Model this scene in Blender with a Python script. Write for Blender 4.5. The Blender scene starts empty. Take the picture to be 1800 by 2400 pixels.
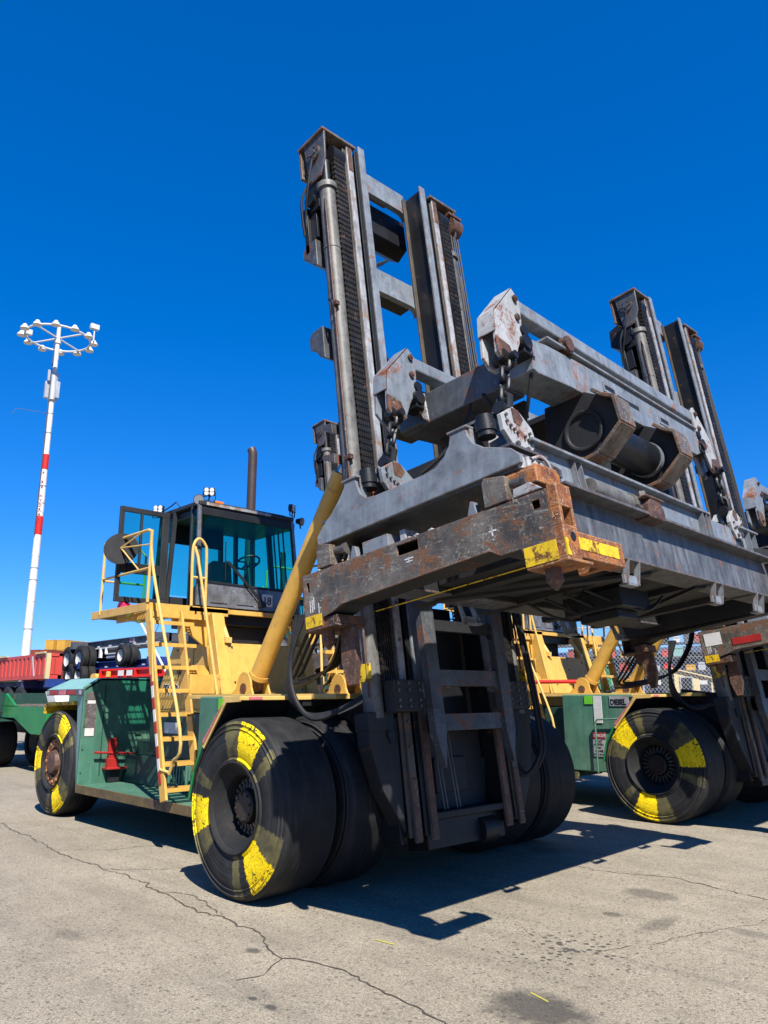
import bpy, math, random
from mathutils import Vector, Matrix
random.seed(7)
S = bpy.context.scene
COL = S.collection
R = math.radians

# ---------------------------------------------------------------- camera, sky, sun, exposure
AZ, PIT, ROL, FPX = R(43.7), R(13.53), R(.28), 1790.
right = Vector((math.sin(AZ), math.cos(AZ), 0))
flat = Vector((-math.cos(AZ), math.sin(AZ), 0))
fwd = flat*math.cos(PIT)+Vector((0, 0, math.sin(PIT)))
upv = right.cross(fwd)
r2 = right*math.cos(ROL)-upv*math.sin(ROL)
u2 = right*math.sin(ROL)+upv*math.cos(ROL)
cd = bpy.data.cameras.new('camera'); cam = bpy.data.objects.new('camera', cd); COL.objects.link(cam)
cam.matrix_world = Matrix(((r2.x, u2.x, -fwd.x, 0), (r2.y, u2.y, -fwd.y, 0), (r2.z, u2.z, -fwd.z, 1.9), (0, 0, 0, 1)))
cd.sensor_fit = 'VERTICAL'; cd.sensor_height = 36; cd.sensor_width = 27; cd.lens = 36*FPX/2400
cd.clip_end = 3000; cd.clip_start = .05
S.camera = cam
SUN = Vector((.765, -.38, 1.0)).normalized()
SKYTINT = (.60, .87, 1.48, 1)
W = bpy.data.worlds.new('World'); S.world = W; W.use_nodes = True
nt = W.node_tree; bg = nt.nodes['Background']
sk = nt.nodes.new('ShaderNodeTexSky'); sk.sky_type = 'NISHITA'; sk.sun_disc = False
sk.sun_elevation = math.asin(SUN.z); sk.sun_rotation = math.atan2(SUN.x, SUN.y)
sk.air_density = 1.0; sk.dust_density = .1; sk.ozone_density = 5.0; sk.altitude = 50
hs = nt.nodes.new('ShaderNodeMix'); hs.data_type = 'RGBA'; hs.blend_type = 'MULTIPLY'; hs.inputs[0].default_value = 1; hs.inputs[7].default_value = SKYTINT
gm = nt.nodes.new('ShaderNodeGamma'); gm.inputs[1].default_value = .8; h2 = nt.nodes.new('ShaderNodeHueSaturation'); h2.inputs['Saturation'].default_value = 1.21
nt.links.new(sk.outputs[0], hs.inputs[6]); nt.links.new(hs.outputs[2], gm.inputs[0]); nt.links.new(gm.outputs[0], h2.inputs['Color']); nt.links.new(h2.outputs[0], bg.inputs[0])
bg.inputs[1].default_value = .084
ld = bpy.data.lights.new('sun', 'SUN'); ld.energy = 4.9; ld.angle = R(.53); ld.color = (1, .95, .87)
lo = bpy.data.objects.new('sun', ld); COL.objects.link(lo); lo.rotation_euler = SUN.to_track_quat('Z', 'Y').to_euler(); lo.location = (0, 0, 40)
S.view_settings.view_transform = 'Standard'; S.view_settings.look = 'None'; S.view_settings.exposure = 1.1; S.view_settings.gamma = 1

# ---------------------------------------------------------------- materials
def node(t, typ, **kw):
    n = t.nodes.new(typ)
    for k, v in kw.items():
        if k in ('operation', 'blend_type', 'data_type', 'feature', 'distance', 'wave_type', 'bands_direction'): setattr(n, k, v)
        else: n.inputs[k.replace('_', ' ')].default_value = v
    return n
def ramp(t, src, a, b, ca=(0, 0, 0, 1), cb=(1, 1, 1, 1)):
    n = t.nodes.new('ShaderNodeValToRGB'); e = n.color_ramp.elements
    e[0].position = a; e[1].position = b; e[0].color = ca; e[1].color = cb
    t.links.new(src, n.inputs[0]); return n.outputs[0]
def mixc(t, f, a, b, mode='MIX'):
    n = t.nodes.new('ShaderNodeMix'); n.data_type = 'RGBA'; n.blend_type = mode
    for sock, v in ((0, f), (6, a), (7, b)):
        if isinstance(v, (int, float)): n.inputs[sock].default_value = v
        elif isinstance(v, tuple): n.inputs[sock].default_value = v if len(v) == 4 else v+(1,)
        else: t.links.new(v, n.inputs[sock])
    return n.outputs[2]
def mth(t, op, a, b=None, c=None):
    n = t.nodes.new('ShaderNodeMath'); n.operation = op
    for i, v in enumerate((a, b, c)):
        if v is None: continue
        if isinstance(v, (int, float)): n.inputs[i].default_value = v
        else: t.links.new(v, n.inputs[i])
    return n.outputs[0]
def coords(t, scale=(1, 1, 1), kind='Object', rot=(0, 0, 0)):
    tc = t.nodes.new('ShaderNodeTexCoord'); mp = t.nodes.new('ShaderNodeMapping')
    mp.inputs['Scale'].default_value = scale; mp.inputs['Rotation'].default_value = rot
    t.links.new(tc.outputs[kind], mp.inputs[0]); return mp.outputs[0]
def noise(t, vec, sc, det=5, rough=.6, dist=0):
    n = node(t, 'ShaderNodeTexNoise', Scale=sc, Detail=det, Roughness=rough, Distortion=dist)
    t.links.new(vec, n.inputs['Vector']); return n.outputs[0]
def newmat(name):
    m = bpy.data.materials.new(name); m.use_nodes = True
    return m, m.node_tree, m.node_tree.nodes['Principled BSDF']
def bump(t, bs, h, strength=.2, dist=.01):
    b = t.nodes.new('ShaderNodeBump'); b.inputs['Strength'].default_value = strength; b.inputs['Distance'].default_value = dist
    t.links.new(h, b.inputs['Height']); t.links.new(b.outputs[0], bs.inputs['Normal'])
def worn(name, col, vary=.25, rust=0., rustcol=(.20, .065, .025), grime=.3, grimecol=(.03, .028, .025), rough=.5, metal=0., sc=1., streak=0, flecks=0, fleckcol=(.75, .7, .55), bmp=.15, dust=0, scratch=0, edge=0, edgecol=(.10, .055, .035)):
    m, t, bs = newmat(name)
    v = coords(t)
    big = noise(t, v, 2.2*sc, 6, .62); fine = noise(t, v, 38*sc, 4, .7); mid = noise(t, v, 7*sc, 6, .68, .3)
    lo_ = tuple(c*(1-vary) for c in col)+(1,); hi = tuple(min(1, c*(1+vary)) for c in col)+(1,)
    c = ramp(t, big, .3, .72, lo_, hi)
    if streak:
        vs = coords(t, (6, 6, .55)); sn = noise(t, vs, 2.2, 5, .6)
        c = mixc(t, mth(t, 'MULTIPLY', ramp(t, sn, .42, .68), streak), c, tuple(x*.38+.01 for x in col)+(1,))
        sn2 = noise(t, coords(t, (9, 9, .8), rot=(0, .1, 0)), 1.7, 4, .6)
        c = mixc(t, mth(t, 'MULTIPLY', ramp(t, sn2, .52, .7), streak*.45), c, tuple(min(1, x*1.6+.06) for x in col)+(1,))
    if dust: c = mixc(t, mth(t, 'MULTIPLY', ramp(t, noise(t, v, 1.1*sc, 4), .45, .75), dust), c, (.34, .30, .24, 1))
    if grime: c = mixc(t, mth(t, 'MULTIPLY', ramp(t, mid, .46, .74), grime), c, grimecol+(1,))
    if scratch:
        for k_, (sc_, cc_) in enumerate((((1.2, 6, 17), fleckcol), ((.7, 5, 11), (.02, .018, .016)), ((2.2, 9, 26), fleckcol))):
            s1 = noise(t, coords(t, sc_, rot=(0, .09*k_-.05, 0)), 2.6, 5, .75, .25)
            k1 = mth(t, 'MULTIPLY', ramp(t, s1, .585, .63), ramp(t, noise(t, v, 2.4+k_, 3), .38, .6)); c = mixc(t, mth(t, 'MULTIPLY', k1, scratch*(.55 if k_ != 1 else .8)), c, cc_+(1,))
    if flecks:
        fv = noise(t, coords(t, (1, 1, 1), rot=(.3, .5, .2)), 16*sc, 5, .75, 1.6)
        fm = mth(t, 'MULTIPLY', ramp(t, fv, .555, .60), ramp(t, noise(t, v, 3.1*sc, 3), .42, .56))
        c = mixc(t, mth(t, 'MULTIPLY', fm, flecks), c, fleckcol+(1,))
    if rust:
        rn = mth(t, 'ADD', mth(t, 'MULTIPLY', noise(t, v, 3.3*sc, 7, .72, .5), .75), mth(t, 'MULTIPLY', fine, .25))
        th = .70-.34*rust
        rm = ramp(t, rn, th-.05, th+.01)
        rc = ramp(t, fine, .3, .7, tuple(x*.5 for x in rustcol)+(1,), tuple(min(1, x*1.8) for x in rustcol)+(1,))
        c = mixc(t, rm, c, rc)
        bs.inputs['Metallic'].default_value = 0
        if metal: t.links.new(mth(t, 'MULTIPLY', mth(t, 'SUBTRACT', 1, rm), metal), bs.inputs['Metallic'])
        t.links.new(mth(t, 'ADD', mth(t, 'MULTIPLY', rm, .35), rough), bs.inputs['Roughness'])
    else:
        bs.inputs['Metallic'].default_value = metal
        t.links.new(mth(t, 'ADD', mth(t, 'MULTIPLY', mid, .3), rough-.12), bs.inputs['Roughness'])
    if edge:
        bv = t.nodes.new('ShaderNodeBevel'); bv.samples = 4; bv.inputs[0].default_value = .022
        ge = t.nodes.new('ShaderNodeNewGeometry'); dt = t.nodes.new('ShaderNodeVectorMath'); dt.operation = 'DOT_PRODUCT'
        t.links.new(bv.outputs[0], dt.inputs[0]); t.links.new(ge.outputs['Normal'], dt.inputs[1])
        e_ = ramp(t, mth(t, 'SUBTRACT', 1, dt.outputs['Value']), .015, .12)
        e_ = mth(t, 'MULTIPLY', mth(t, 'MULTIPLY', e_, ramp(t, mid, .40, .56)), edge)
        c = mixc(t, e_, c, mixc(t, ramp(t, fine, .4, .6), edgecol, tuple(min(1, x*2.6+.03) for x in edgecol)))
    t.links.new(c, bs.inputs['Base Color'])
    bump(t, bs, mth(t, 'ADD', mth(t, 'MULTIPLY', fine, .5), mid), bmp, .008)
    return m
M = {}
M['steel'] = worn('grey_painted_steel', (.115, .127, .142), .4, rust=.28, grime=.5, rough=.42, metal=.15, streak=.45, edge=.9, flecks=.25, fleckcol=(.5, .53, .56))
M['beam'] = worn('streaked_grimy_beam', (.13, .138, .148), .4, rust=.2, grime=.75, grimecol=(.03, .028, .026), rough=.45, streak=1., edge=.9)
M['steel2'] = worn('pale_grey_paint', (.255, .29, .325), .18, rust=.26, grime=.5, rough=.42, metal=.05, streak=.4, edge=.9)
M['mastlight'] = worn('worn_bright_rail', (.46, .47, .48), .22, rust=.34, rustcol=(.22, .13, .08), grime=.55, rough=.42, metal=.1, streak=.7, edge=.9)
M['dark'] = worn('dark_greasy_steel', (.018, .020, .024), .4, rust=.16, grime=.5, rough=.45, metal=.3)
M['under'] = worn('dirty_shaded_steel', (.045, .047, .052), .35, rust=.16, grime=.6, rough=.6, streak=.3)  # dirt plus the shade of undersides and shadowed plates, put into the colour
M['chain'] = worn('greased_chain', (.06, .055, .05), .5, rust=.2, rustcol=(.12, .06, .035), grime=.4, rough=.38, metal=.6, sc=2)
M['chainrust'] = worn('rusty_chain', (.10, .055, .035), .5, rust=.45, rustcol=(.16, .06, .035), grime=.5, rough=.55, metal=.3, sc=2)
M['cyl'] = worn('greased_cylinder', (.185, .18, .165), .4, rust=.14, rustcol=(.12, .09, .06), grime=.75, grimecol=(.045, .04, .035), rough=.5, metal=0, streak=.5, sc=1.3)
M['scraped'] = worn('scraped_rusty_beam', (.135, .115, .095), .5, rust=.42, rustcol=(.15, .07, .035), grime=.5, rough=.42, metal=.15, sc=1.6, scratch=.8, edge=.9, edgecol=(.16, .07, .035), flecks=.7, dust=.55, fleckcol=(.55, .52, .42), streak=.25)
M['rust'] = worn('bright_rust', (.21, .07, .025), .5, rust=.5, rustcol=(.33, .12, .035), grime=.7, grimecol=(.09, .032, .018), rough=.6, sc=3, flecks=.95, fleckcol=(.8, .6, .36), scratch=.5, edge=.8, edgecol=(.35, .2, .1))
M['rustbrown'] = worn('brown_rust', (.105, .052, .034), .5, rust=.35, rustcol=(.16, .065, .035), grime=.4, rough=.55, sc=2, flecks=.3)
M['whitesteel'] = worn('chipped_white_plate', (.42, .43, .43), .2, rust=.36, rustcol=(.17, .06, .035), grime=.3, rough=.5, sc=2)
M['yellow'] = worn('pale_yellow_paint', (.80, .475, .10), .12, rust=.12, rustcol=(.25, .10, .04), grime=.3, grimecol=(.34, .19, .06), rough=.42, sc=1.2, bmp=.05, edge=.8, edgecol=(.22, .10, .03), streak=.16)
M['yellowrail'] = worn('pale_yellow_rail_paint', (.80, .53, .16), .1, rust=.14, rustcol=(.28, .14, .06), grime=.1, rough=.45, sc=2.5, bmp=.05)
M['brightyellow'] = worn('bright_yellow_paint', (.88, .58, .015), .15, rust=.42, rustcol=(.12, .05, .02), grime=.3, grimecol=(.16, .10, .03), rough=.5, sc=3)
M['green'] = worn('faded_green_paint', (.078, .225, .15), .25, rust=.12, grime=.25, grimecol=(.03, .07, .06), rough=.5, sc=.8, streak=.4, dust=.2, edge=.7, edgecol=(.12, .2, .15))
M['teal'] = worn('sun_bleached_green_paint', (.24, .46, .43), .12, rust=.1, grime=.12, rough=.5, streak=.12)
M['darkgreen'] = worn('shaded_green_paint', (.022, .07, .056), .3, rust=.12, grime=.4, rough=.45, streak=.3)  # darker copy of the green, its shade put into the colour
M['brightgreen'] = worn('bright_green_paint', (.018, .24, .065), .2, rust=.05, rustcol=(.4, .3, .12), grime=.15, rough=.4, sc=.7)
M['rimblack'] = worn('dull_black_rim', (.014, .014, .015), .4, rust=.12, rustcol=(.07, .04, .025), grime=.4, grimecol=(.05, .045, .04), rough=.8)
M['black'] = worn('black_paint', (.018, .019, .021), .3, grime=.1, rough=.42)
M['cabgrey'] = worn('worn_grey_cab_panel', (.24, .24, .245), .6, rust=.08, grime=.5, rough=.34, metal=.4, sc=.9, flecks=.6, fleckcol=(.5, .5, .5))
M['cabframe'] = worn('dark_grey_cab_frame', (.045, .047, .05), .3, grime=.2, rough=.4, metal=.2)
M['rubber'] = worn('black_rubber_hose', (.02, .02, .022), .3, grime=.2, grimecol=(.08, .075, .07), rough=.5)
M['pin'] = worn('pin_steel', (.16, .15, .14), .3, rust=.2, grime=.4, rough=.4, metal=.5, sc=4)
M['red'] = worn('red_paint', (.42, .025, .022), .2, rust=.08, grime=.2, rough=.42, sc=1.5)
M['brightred'] = worn('bright_red_paint', (.72, .02, .015), .08, grime=.05, rough=.45)
M['pinkred'] = worn('sun_faded_red_paint', (.66, .075, .055), .10, rust=.03, grime=.08, rough=.5, sc=.5, dust=.05)
M['white'] = worn('white_paint', (.78, .78, .76), .06, rust=.03, rustcol=(.4, .25, .12), grime=.1, grimecol=(.35, .3, .25), rough=.45)
M['blue'] = worn('blue_chassis_paint', (.022, .055, .25), .25, rust=.04, grime=.3, rough=.45)
M['purple'] = worn('dark_blue_chassis_paint', (.05, .05, .14), .2, grime=.3, rough=.45)
M['greychassis'] = worn('grey_chassis_paint', (.09, .10, .12), .2, rust=.05, grime=.3, rough=.5)
M['contbrown'] = worn('brown_container_paint', (.30, .065, .035), .15, rust=.1, grime=.15, rough=.5)
M['contyellow'] = worn('mustard_container_paint', (.68, .38, .06), .12, rust=.1, grime=.15, rough=.5)
M['contgreen'] = worn('green_container_paint', (.10, .22, .12), .12, rust=.1, grime=.2, rough=.5)
M['contred'] = worn('red_container_paint', (.42, .05, .035), .15, rust=.1, grime=.2, rough=.5)
M['rustedge'] = worn('worn_board_edge', (.16, .11, .04), .5, rust=.35, rustcol=(.10, .06, .05), grime=.5, grimecol=(.05, .05, .05), rough=.6, sc=2)
M['darkrust'] = worn('dark_rusty_hub', (.04, .028, .022), .5, rust=.3, rustcol=(.09, .04, .025), grime=.4, rough=.5)
M['railbrown'] = worn('brown_grime_and_shade_rail', (.10, .082, .065), .4, rust=.3, rustcol=(.13, .075, .045), grime=.5, rough=.5, streak=.5)
M['wood'] = worn('weathered_planks', (.30, .24, .19), .5, grime=.6, rough=.7, sc=2, bmp=.4)
M['hut'] = worn('cream_hut_board', (.72, .58, .30), .08, grime=.1, rough=.6)
M['galv'] = worn('galvanised_wire', (.62, .64, .66), .1, rough=.4, metal=.4)
M['seat'] = worn('grey_seat_fabric', (.17, .16, .15), .2, rough=.8)
M['paper'] = worn('sun_bleached_paper', (.72, .71, .68), .1, grime=.15, grimecol=(.3, .28, .25), rough=.6, sc=5)
M['sticker'] = worn('peeling_dark_sticker', (.12, .10, .095), .5, grime=.4, rough=.6, sc=6, flecks=.9, fleckcol=(.65, .62, .6))
M['pink'] = worn('faded_pink_sticker', (.70, .16, .20), .12, flecks=.8, fleckcol=(.8, .6, .6), rough=.5, sc=5)
M['exhaust'] = worn('brown_exhaust_steel', (.085, .06, .055), .2, rust=.15, rough=.5, metal=.3)
M['ink'] = worn('black_lettering', (.015, .015, .018), .1, rough=.5)
M['inkred'] = worn('red_lettering', (.5, .03, .03), .1, rough=.5)
M['whiteink'] = worn('white_lettering', (.75, .75, .75), .05, rough=.5)
M['lime'] = worn('lime_sticker', (.16, .62, .03), .1, rough=.5)
def plain(name, col, rough=.4, metal=0, emit=None):
    m, t, bs = newmat(name); bs.inputs['Base Color'].default_value = col+(1,)
    bs.inputs['Roughness'].default_value = rough; bs.inputs['Metallic'].default_value = metal
    n = noise(t, coords(t), 12, 4); t.links.new(mixc(t, n, tuple(c*.8 for c in col), tuple(min(1, c*1.15) for c in col)), bs.inputs['Base Color'])
    return m
M['lens'] = plain('lamp_lens', (.8, .8, .78), .12)
M['lensgrey'] = plain('grey_lamp_glass', (.22, .22, .22), .15)
M['orange'] = plain('orange_beacon_plastic', (.85, .2, .02), .2)
M['hotpink'] = plain('pink_plastic', (.85, .03, .12), .5)
M['chrome'] = plain('chrome_rod', (.6, .6, .62), .12, 1)
def glass():
    m = bpy.data.materials.new('tinted_glass'); m.use_nodes = True; t = m.node_tree
    t.nodes.remove(t.nodes['Principled BSDF']); out = t.nodes['Material Output']
    tr = t.nodes.new('ShaderNodeBsdfTransparent'); gl = t.nodes.new('ShaderNodeBsdfGlossy'); gl.inputs['Roughness'].default_value = .02
    n = noise(t, coords(t), 1.5, 3)
    t.links.new(mixc(t, n, (.44, .88, .80, 1), (.50, .92, .84, 1)), tr.inputs[0])
    lw = t.nodes.new('ShaderNodeLayerWeight'); lw.inputs[0].default_value = .5; fr = t.nodes.new('ShaderNodeMath'); fr.operation = 'MULTIPLY_ADD'; fr.inputs[1].default_value = .35; fr.inputs[2].default_value = .02; p3_ = t.nodes.new('ShaderNodeMath'); p3_.operation = 'POWER'; p3_.inputs[1].default_value = 3.; t.links.new(lw.outputs['Facing'], p3_.inputs[0]); t.links.new(p3_.outputs[0], fr.inputs[0])
    mx = t.nodes.new('ShaderNodeMixShader'); t.links.new(fr.outputs[0], mx.inputs[0])
    t.links.new(tr.outputs[0], mx.inputs[1]); t.links.new(gl.outputs[0], mx.inputs[2]); t.links.new(mx.outputs[0], out.inputs[0])
    return m
M['glass'] = glass()
def tyre_mat(name, painted):
    m, t, bs = newmat(name)
    tc = t.nodes.new('ShaderNodeTexCoord'); sp = t.nodes.new('ShaderNodeSeparateXYZ'); t.links.new(tc.outputs['Object'], sp.inputs[0])
    v = coords(t); oi = t.nodes.new('ShaderNodeObjectInfo'); va = t.nodes.new('ShaderNodeVectorMath'); va.operation = 'ADD'; t.links.new(v, va.inputs[0]); t.links.new(mth(t, 'MULTIPLY', oi.outputs['Random'], 9.), va.inputs[1]); v = va.outputs[0]
    n1 = noise(t, v, 5, 6, .65); nf = noise(t, v, 60, 4, .7); nm = noise(t, v, 22, 5, .75, .6)
    c = ramp(t, n1, .3, .75, (.008, .0085, .009, 1), (.022, .022, .0225, 1))
    r = mth(t, 'SQRT', mth(t, 'ADD', mth(t, 'MULTIPLY', sp.outputs[0], sp.outputs[0]), mth(t, 'MULTIPLY', sp.outputs[2], sp.outputs[2])))
    rings = ramp(t, noise(t, _comb(t, r), 30, 3), .45, .6, (0, 0, 0, 1), (1, 1, 1, 1))
    c = mixc(t, mth(t, 'MULTIPLY', rings, .25), c, (.06, .06, .062, 1))
    sc_ = noise(t, coords(t, (1, 7, 1)), 3.2, 5, .7, .4); c = mixc(t, mth(t, 'MULTIPLY', ramp(t, sc_, .56, .68), .45), c, (.05, .048, .045, 1))
    if painted:
        a = mth(t, 'ARCTAN2', sp.outputs[2], sp.outputs[0])
        f = mth(t, 'FRACT', mth(t, 'ADD', mth(t, 'MULTIPLY', a, 3/(2*math.pi)), .5))
        f = mth(t, 'ADD', f, mth(t, 'MULTIPLY', mth(t, 'SUBTRACT', nm, .5), .11))
        side = mth(t, 'MULTIPLY', mth(t, 'LESS_THAN', sp.outputs[1], -.17), mth(t, 'LESS_THAN', r, .815))
        def band(lo, hi): return mth(t, 'MULTIPLY', mth(t, 'GREATER_THAN', f, lo), mth(t, 'LESS_THAN', f, hi))
        gh = mth(t, 'MULTIPLY', mth(t, 'ADD', band(.20, .29), band(.62, .80)), side)
        gh = mth(t, 'MULTIPLY', gh, ramp(t, n1, .35, .6, (.15, .15, .15, 1), (.75, .75, .75, 1)))
        c = mixc(t, gh, c, (.15, .13, .05, 1))
        ye = mth(t, 'MULTIPLY', band(.375, .625), side)
        chip = ramp(t, mth(t, 'ADD', mth(t, 'MULTIPLY', nm, .6), mth(t, 'ADD', mth(t, 'MULTIPLY', nf, .3), mth(t, 'MULTIPLY', r, .17))), .605, .635, (1, 1, 1, 1), (0, 0, 0, 1))
        yc = ramp(t, nf, .35, .62, (.60, .40, .004, 1), (1.0, .74, .006, 1))
        c = mixc(t, mth(t, 'MULTIPLY', ye, chip), c, yc)
        h = mth(t, 'ADD', mth(t, 'MULTIPLY', mth(t, 'MULTIPLY', ye, chip), nm), mth(t, 'MULTIPLY', nf, .15))
        bump(t, bs, h, .7, .012)
    else: bump(t, bs, nf, .15, .006)
    t.links.new(c, bs.inputs['Base Color']); bs.inputs['Roughness'].default_value = .66; bs.inputs['Specular IOR Level'].default_value = .35
    return m
def _comb(t, x):
    n = t.nodes.new('ShaderNodeCombineXYZ'); t.links.new(x, n.inputs[0]); return n.outputs[0]
M['tyre'] = tyre_mat('tyre_rubber', False); M['tyrepaint'] = tyre_mat('tyre_rubber_with_yellow_paint', True)

# ---------------------------------------------------------------- mesh builder
class MB:
    def __init__(s, mat=None): s.v = []; s.f = []; s.M = mat or Matrix.Identity(4); s.sm = []
    def add(s, vs, fs, smooth=False):
        o = len(s.v); s.v += [s.M @ Vector(p) for p in vs]; s.f += [tuple(i+o for i in f) for f in fs]; s.sm += [smooth]*len(fs); return s
    def box(s, x0, x1, y0, y1, z0, z1):
        x0, x1 = sorted((x0, x1)); y0, y1 = sorted((y0, y1)); z0, z1 = sorted((z0, z1))
        return s.add([(x, y, z) for z in (z0, z1) for y in (y0, y1) for x in (x0, x1)],
                     [(0, 2, 3, 1), (4, 5, 7, 6), (0, 1, 5, 4), (2, 6, 7, 3), (0, 4, 6, 2), (1, 3, 7, 5)])
    def prism(s, poly, ax, a, b):
        """poly in the two remaining axes (order x<y<z), extruded along ax from a to b; holes not supported"""
        def P(p, t): return {'x': (t, p[0], p[1]), 'y': (p[0], t, p[1]), 'z': (p[0], p[1], t)}[ax]
        n = len(poly); vs = [P(p, a) for p in poly]+[P(p, b) for p in poly]
        fs = [tuple(range(n)), tuple(range(2*n-1, n-1, -1))]+[(i, i+n, (i+1) % n+n, (i+1) % n) for i in range(n)]
        return s.add(vs, fs)
    def cyl(s, p0, p1, r0, r1=None, n=16, cap=True):
        p0, p1 = Vector(p0), Vector(p1); r1 = r0 if r1 is None else r1; d = (p1-p0).normalized()
        a = d.orthogonal().normalized(); b = d.cross(a)
        vs = [p+(a*math.cos(2*math.pi*i/n)+b*math.sin(2*math.pi*i/n))*r for p, r in ((p0, r0), (p1, r1)) for i in range(n)]
        s.add(vs, [(i, (i+1) % n, (i+1) % n+n, i+n) for i in range(n)], True)
        if cap: s.add(vs, [tuple(range(n-1, -1, -1)), tuple(range(n, 2*n))])
        return s
    def tube(s, pts, r, n=8, closed=False):
        pts = [Vector(p) for p in pts]; m = len(pts); rings = []; a = None
        for i, p in enumerate(pts):
            d = ((pts[(i+1) % m] if closed or i < m-1 else p)-(pts[i-1] if closed or i > 0 else p)).normalized()
            if a is None: a = d.orthogonal().normalized()
            a = (a-d*a.dot(d)).normalized(); b = d.cross(a)
            rings.append([p+(a*math.cos(2*math.pi*k/n)+b*math.sin(2*math.pi*k/n))*r for k in range(n)])
        vs = [q for g in rings for q in g]; fs = []
        for i in range(m if closed else m-1):
            j = (i+1) % m
            fs += [(i*n+k, i*n+(k+1) % n, j*n+(k+1) % n, j*n+k) for k in range(n)]
        s.add(vs, fs, True)
        if not closed: s.add(rings[0]+rings[-1], [tuple(range(n-1, -1, -1)), tuple(range(n, 2*n))])
        return s
    def bar(s, p0, p1, w, h, up=(0, 0, 1)):
        p0, p1 = Vector(p0), Vector(p1); d = (p1-p0).normalized(); u = Vector(up); a = d.cross(u).normalized(); b = a.cross(d)
        vs = [p+a*x*w/2+b*y*h/2 for p in (p0, p1) for x, y in ((-1, -1), (1, -1), (1, 1), (-1, 1))]
        return s.add(vs, [(0, 3, 2, 1), (4, 5, 6, 7), (0, 1, 5, 4), (1, 2, 6, 5), (2, 3, 7, 6), (3, 0, 4, 7)])
    def lathe(s, prof, n=64, c=(0, 0, 0), closed=False):
        """profile (r, y) turned round the y axis"""
        vs = [(c[0]+r*math.cos(2*math.pi*i/n), c[1]+y, c[2]+r*math.sin(2*math.pi*i/n)) for r, y in prof for i in range(n)]
        m = len(prof); fs = []
        for j in range(m if closed else m-1):
            k = (j+1) % m
            fs += [(j*n+i, k*n+i, k*n+(i+1) % n, j*n+(i+1) % n) for i in range(n)]
        return s.add(vs, fs, True)
    def cut(s):
        s.cuts = getattr(s, 'cuts', [])+[(len(s.v), len(s.f))]; return s
    def each(s, name, mat, parent, **kw):
        a = (0, 0)
        for c in s.cuts+[(len(s.v), len(s.f))]:
            if c[1] > a[1]:
                q = MB(); q.v = s.v[a[0]:c[0]]; q.f = [tuple(i-a[0] for i in f) for f in s.f[a[1]:c[1]]]; q.sm = s.sm[a[1]:c[1]]; o = q.build(name, mat, parent, **kw)
            a = c
        return o
    def frame(s, ax, rect, hole, a, b):
        """rectangular plate with a rectangular hole; rect/hole = (p0,p1,q0,q1) in the two other axes"""
        p0, p1, q0, q1 = rect; h0, h1, k0, k1 = hole
        for r in ((p0, p1, q0, k0), (p0, p1, k1, q1), (p0, h0, k0, k1), (h1, p1, k0, k1)):
            s.prism([(r[0], r[2]), (r[1], r[2]), (r[1], r[3]), (r[0], r[3])], ax, a, b)
        return s
    def build(s, name, mat, parent=None, bev=.006, loc=None, label=None, rot=None, off=None):
        """vertices are world coordinates; stored relative to the parent's base (and to loc)"""
        base = off if off is not None else (parent_base(parent) if parent else Vector((0, 0, 0)))
        l = Vector(loc) if loc is not None else base
        me = bpy.data.meshes.new(name); me.from_pydata([tuple(v-l) for v in s.v], [], s.f)
        me.polygons.foreach_set('use_smooth', s.sm); me.update()
        import bmesh
        bm = bmesh.new(); bm.from_mesh(me); bmesh.ops.recalc_face_normals(bm, faces=bm.faces); bm.to_mesh(me); bm.free()
        if any(s.sm): me.set_sharp_from_angle(angle=R(32))
        me.materials.append(M[mat] if isinstance(mat, str) else mat)
        o = bpy.data.objects.new(name, me); COL.objects.link(o); o.location = l-base
        if rot: o.rotation_euler = rot
        if parent: o.parent = parent
        if bev:
            b = o.modifiers.new('edge', 'BEVEL'); b.width = bev; b.segments = 2; b.limit_method = 'ANGLE'; b.angle_limit = R(50)
        if label: o['label'] = label
        BASE[o.name] = l
        return o
BASE = {}
def parent_base(p): return BASE[p.name]
def tag(o, label, cat, group=None, kind=None):
    if label: o['label'] = label
    if cat: o['category'] = cat
    if group: o['group'] = group
    if kind: o['kind'] = kind
    return o
def thing(name, loc, label, cat, group=None):
    o = bpy.data.objects.new(name, None); COL.objects.link(o); o.location = loc; o.empty_display_size = .2
    BASE[o.name] = Vector(loc); return tag(o, label, cat, group)
def kids(o): return [c for c in bpy.data.objects if c.parent == o]
def copy_tree(o, parent=None):
    ch = kids(o)
    c = o.copy(); COL.objects.link(c); c.parent = parent
    for k in ch: copy_tree(k, c)
    return c
def text(s, size, mat, parent, origin, xdir, updir, name='lettering', depth=.003, sx=1, align='LEFT', bold=0):
    cu = bpy.data.curves.new(name, 'FONT'); cu.body = s; cu.size = size; cu.extrude = depth; cu.align_x = align; cu.offset = bold
    cu.resolution_u = 3
    tmp = bpy.data.objects.new('tmp', cu); COL.objects.link(tmp)
    dg = bpy.context.evaluated_depsgraph_get(); me = bpy.data.meshes.new_from_object(tmp.evaluated_get(dg)); bpy.data.objects.remove(tmp)
    x = Vector(xdir).normalized(); u = Vector(updir).normalized(); n = x.cross(u).normalized(); u = n.cross(x)
    base = parent_base(parent); og = Vector(origin)
    for v in me.vertices: v.co = og+x*v.co.x*sx+u*v.co.y+n*v.co.z-base
    me.materials.clear(); me.materials.append(M[mat]); me.name = name
    o = bpy.data.objects.new(name, me); COL.objects.link(o); o.parent = parent; BASE[o.name] = base
    return o
def fmat(O, U, V, W_):
    return Matrix(((U[0], V[0], W_[0], O[0]), (U[1], V[1], W_[1], O[1]), (U[2], V[2], W_[2], O[2]), (0, 0, 0, 1)))
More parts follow.
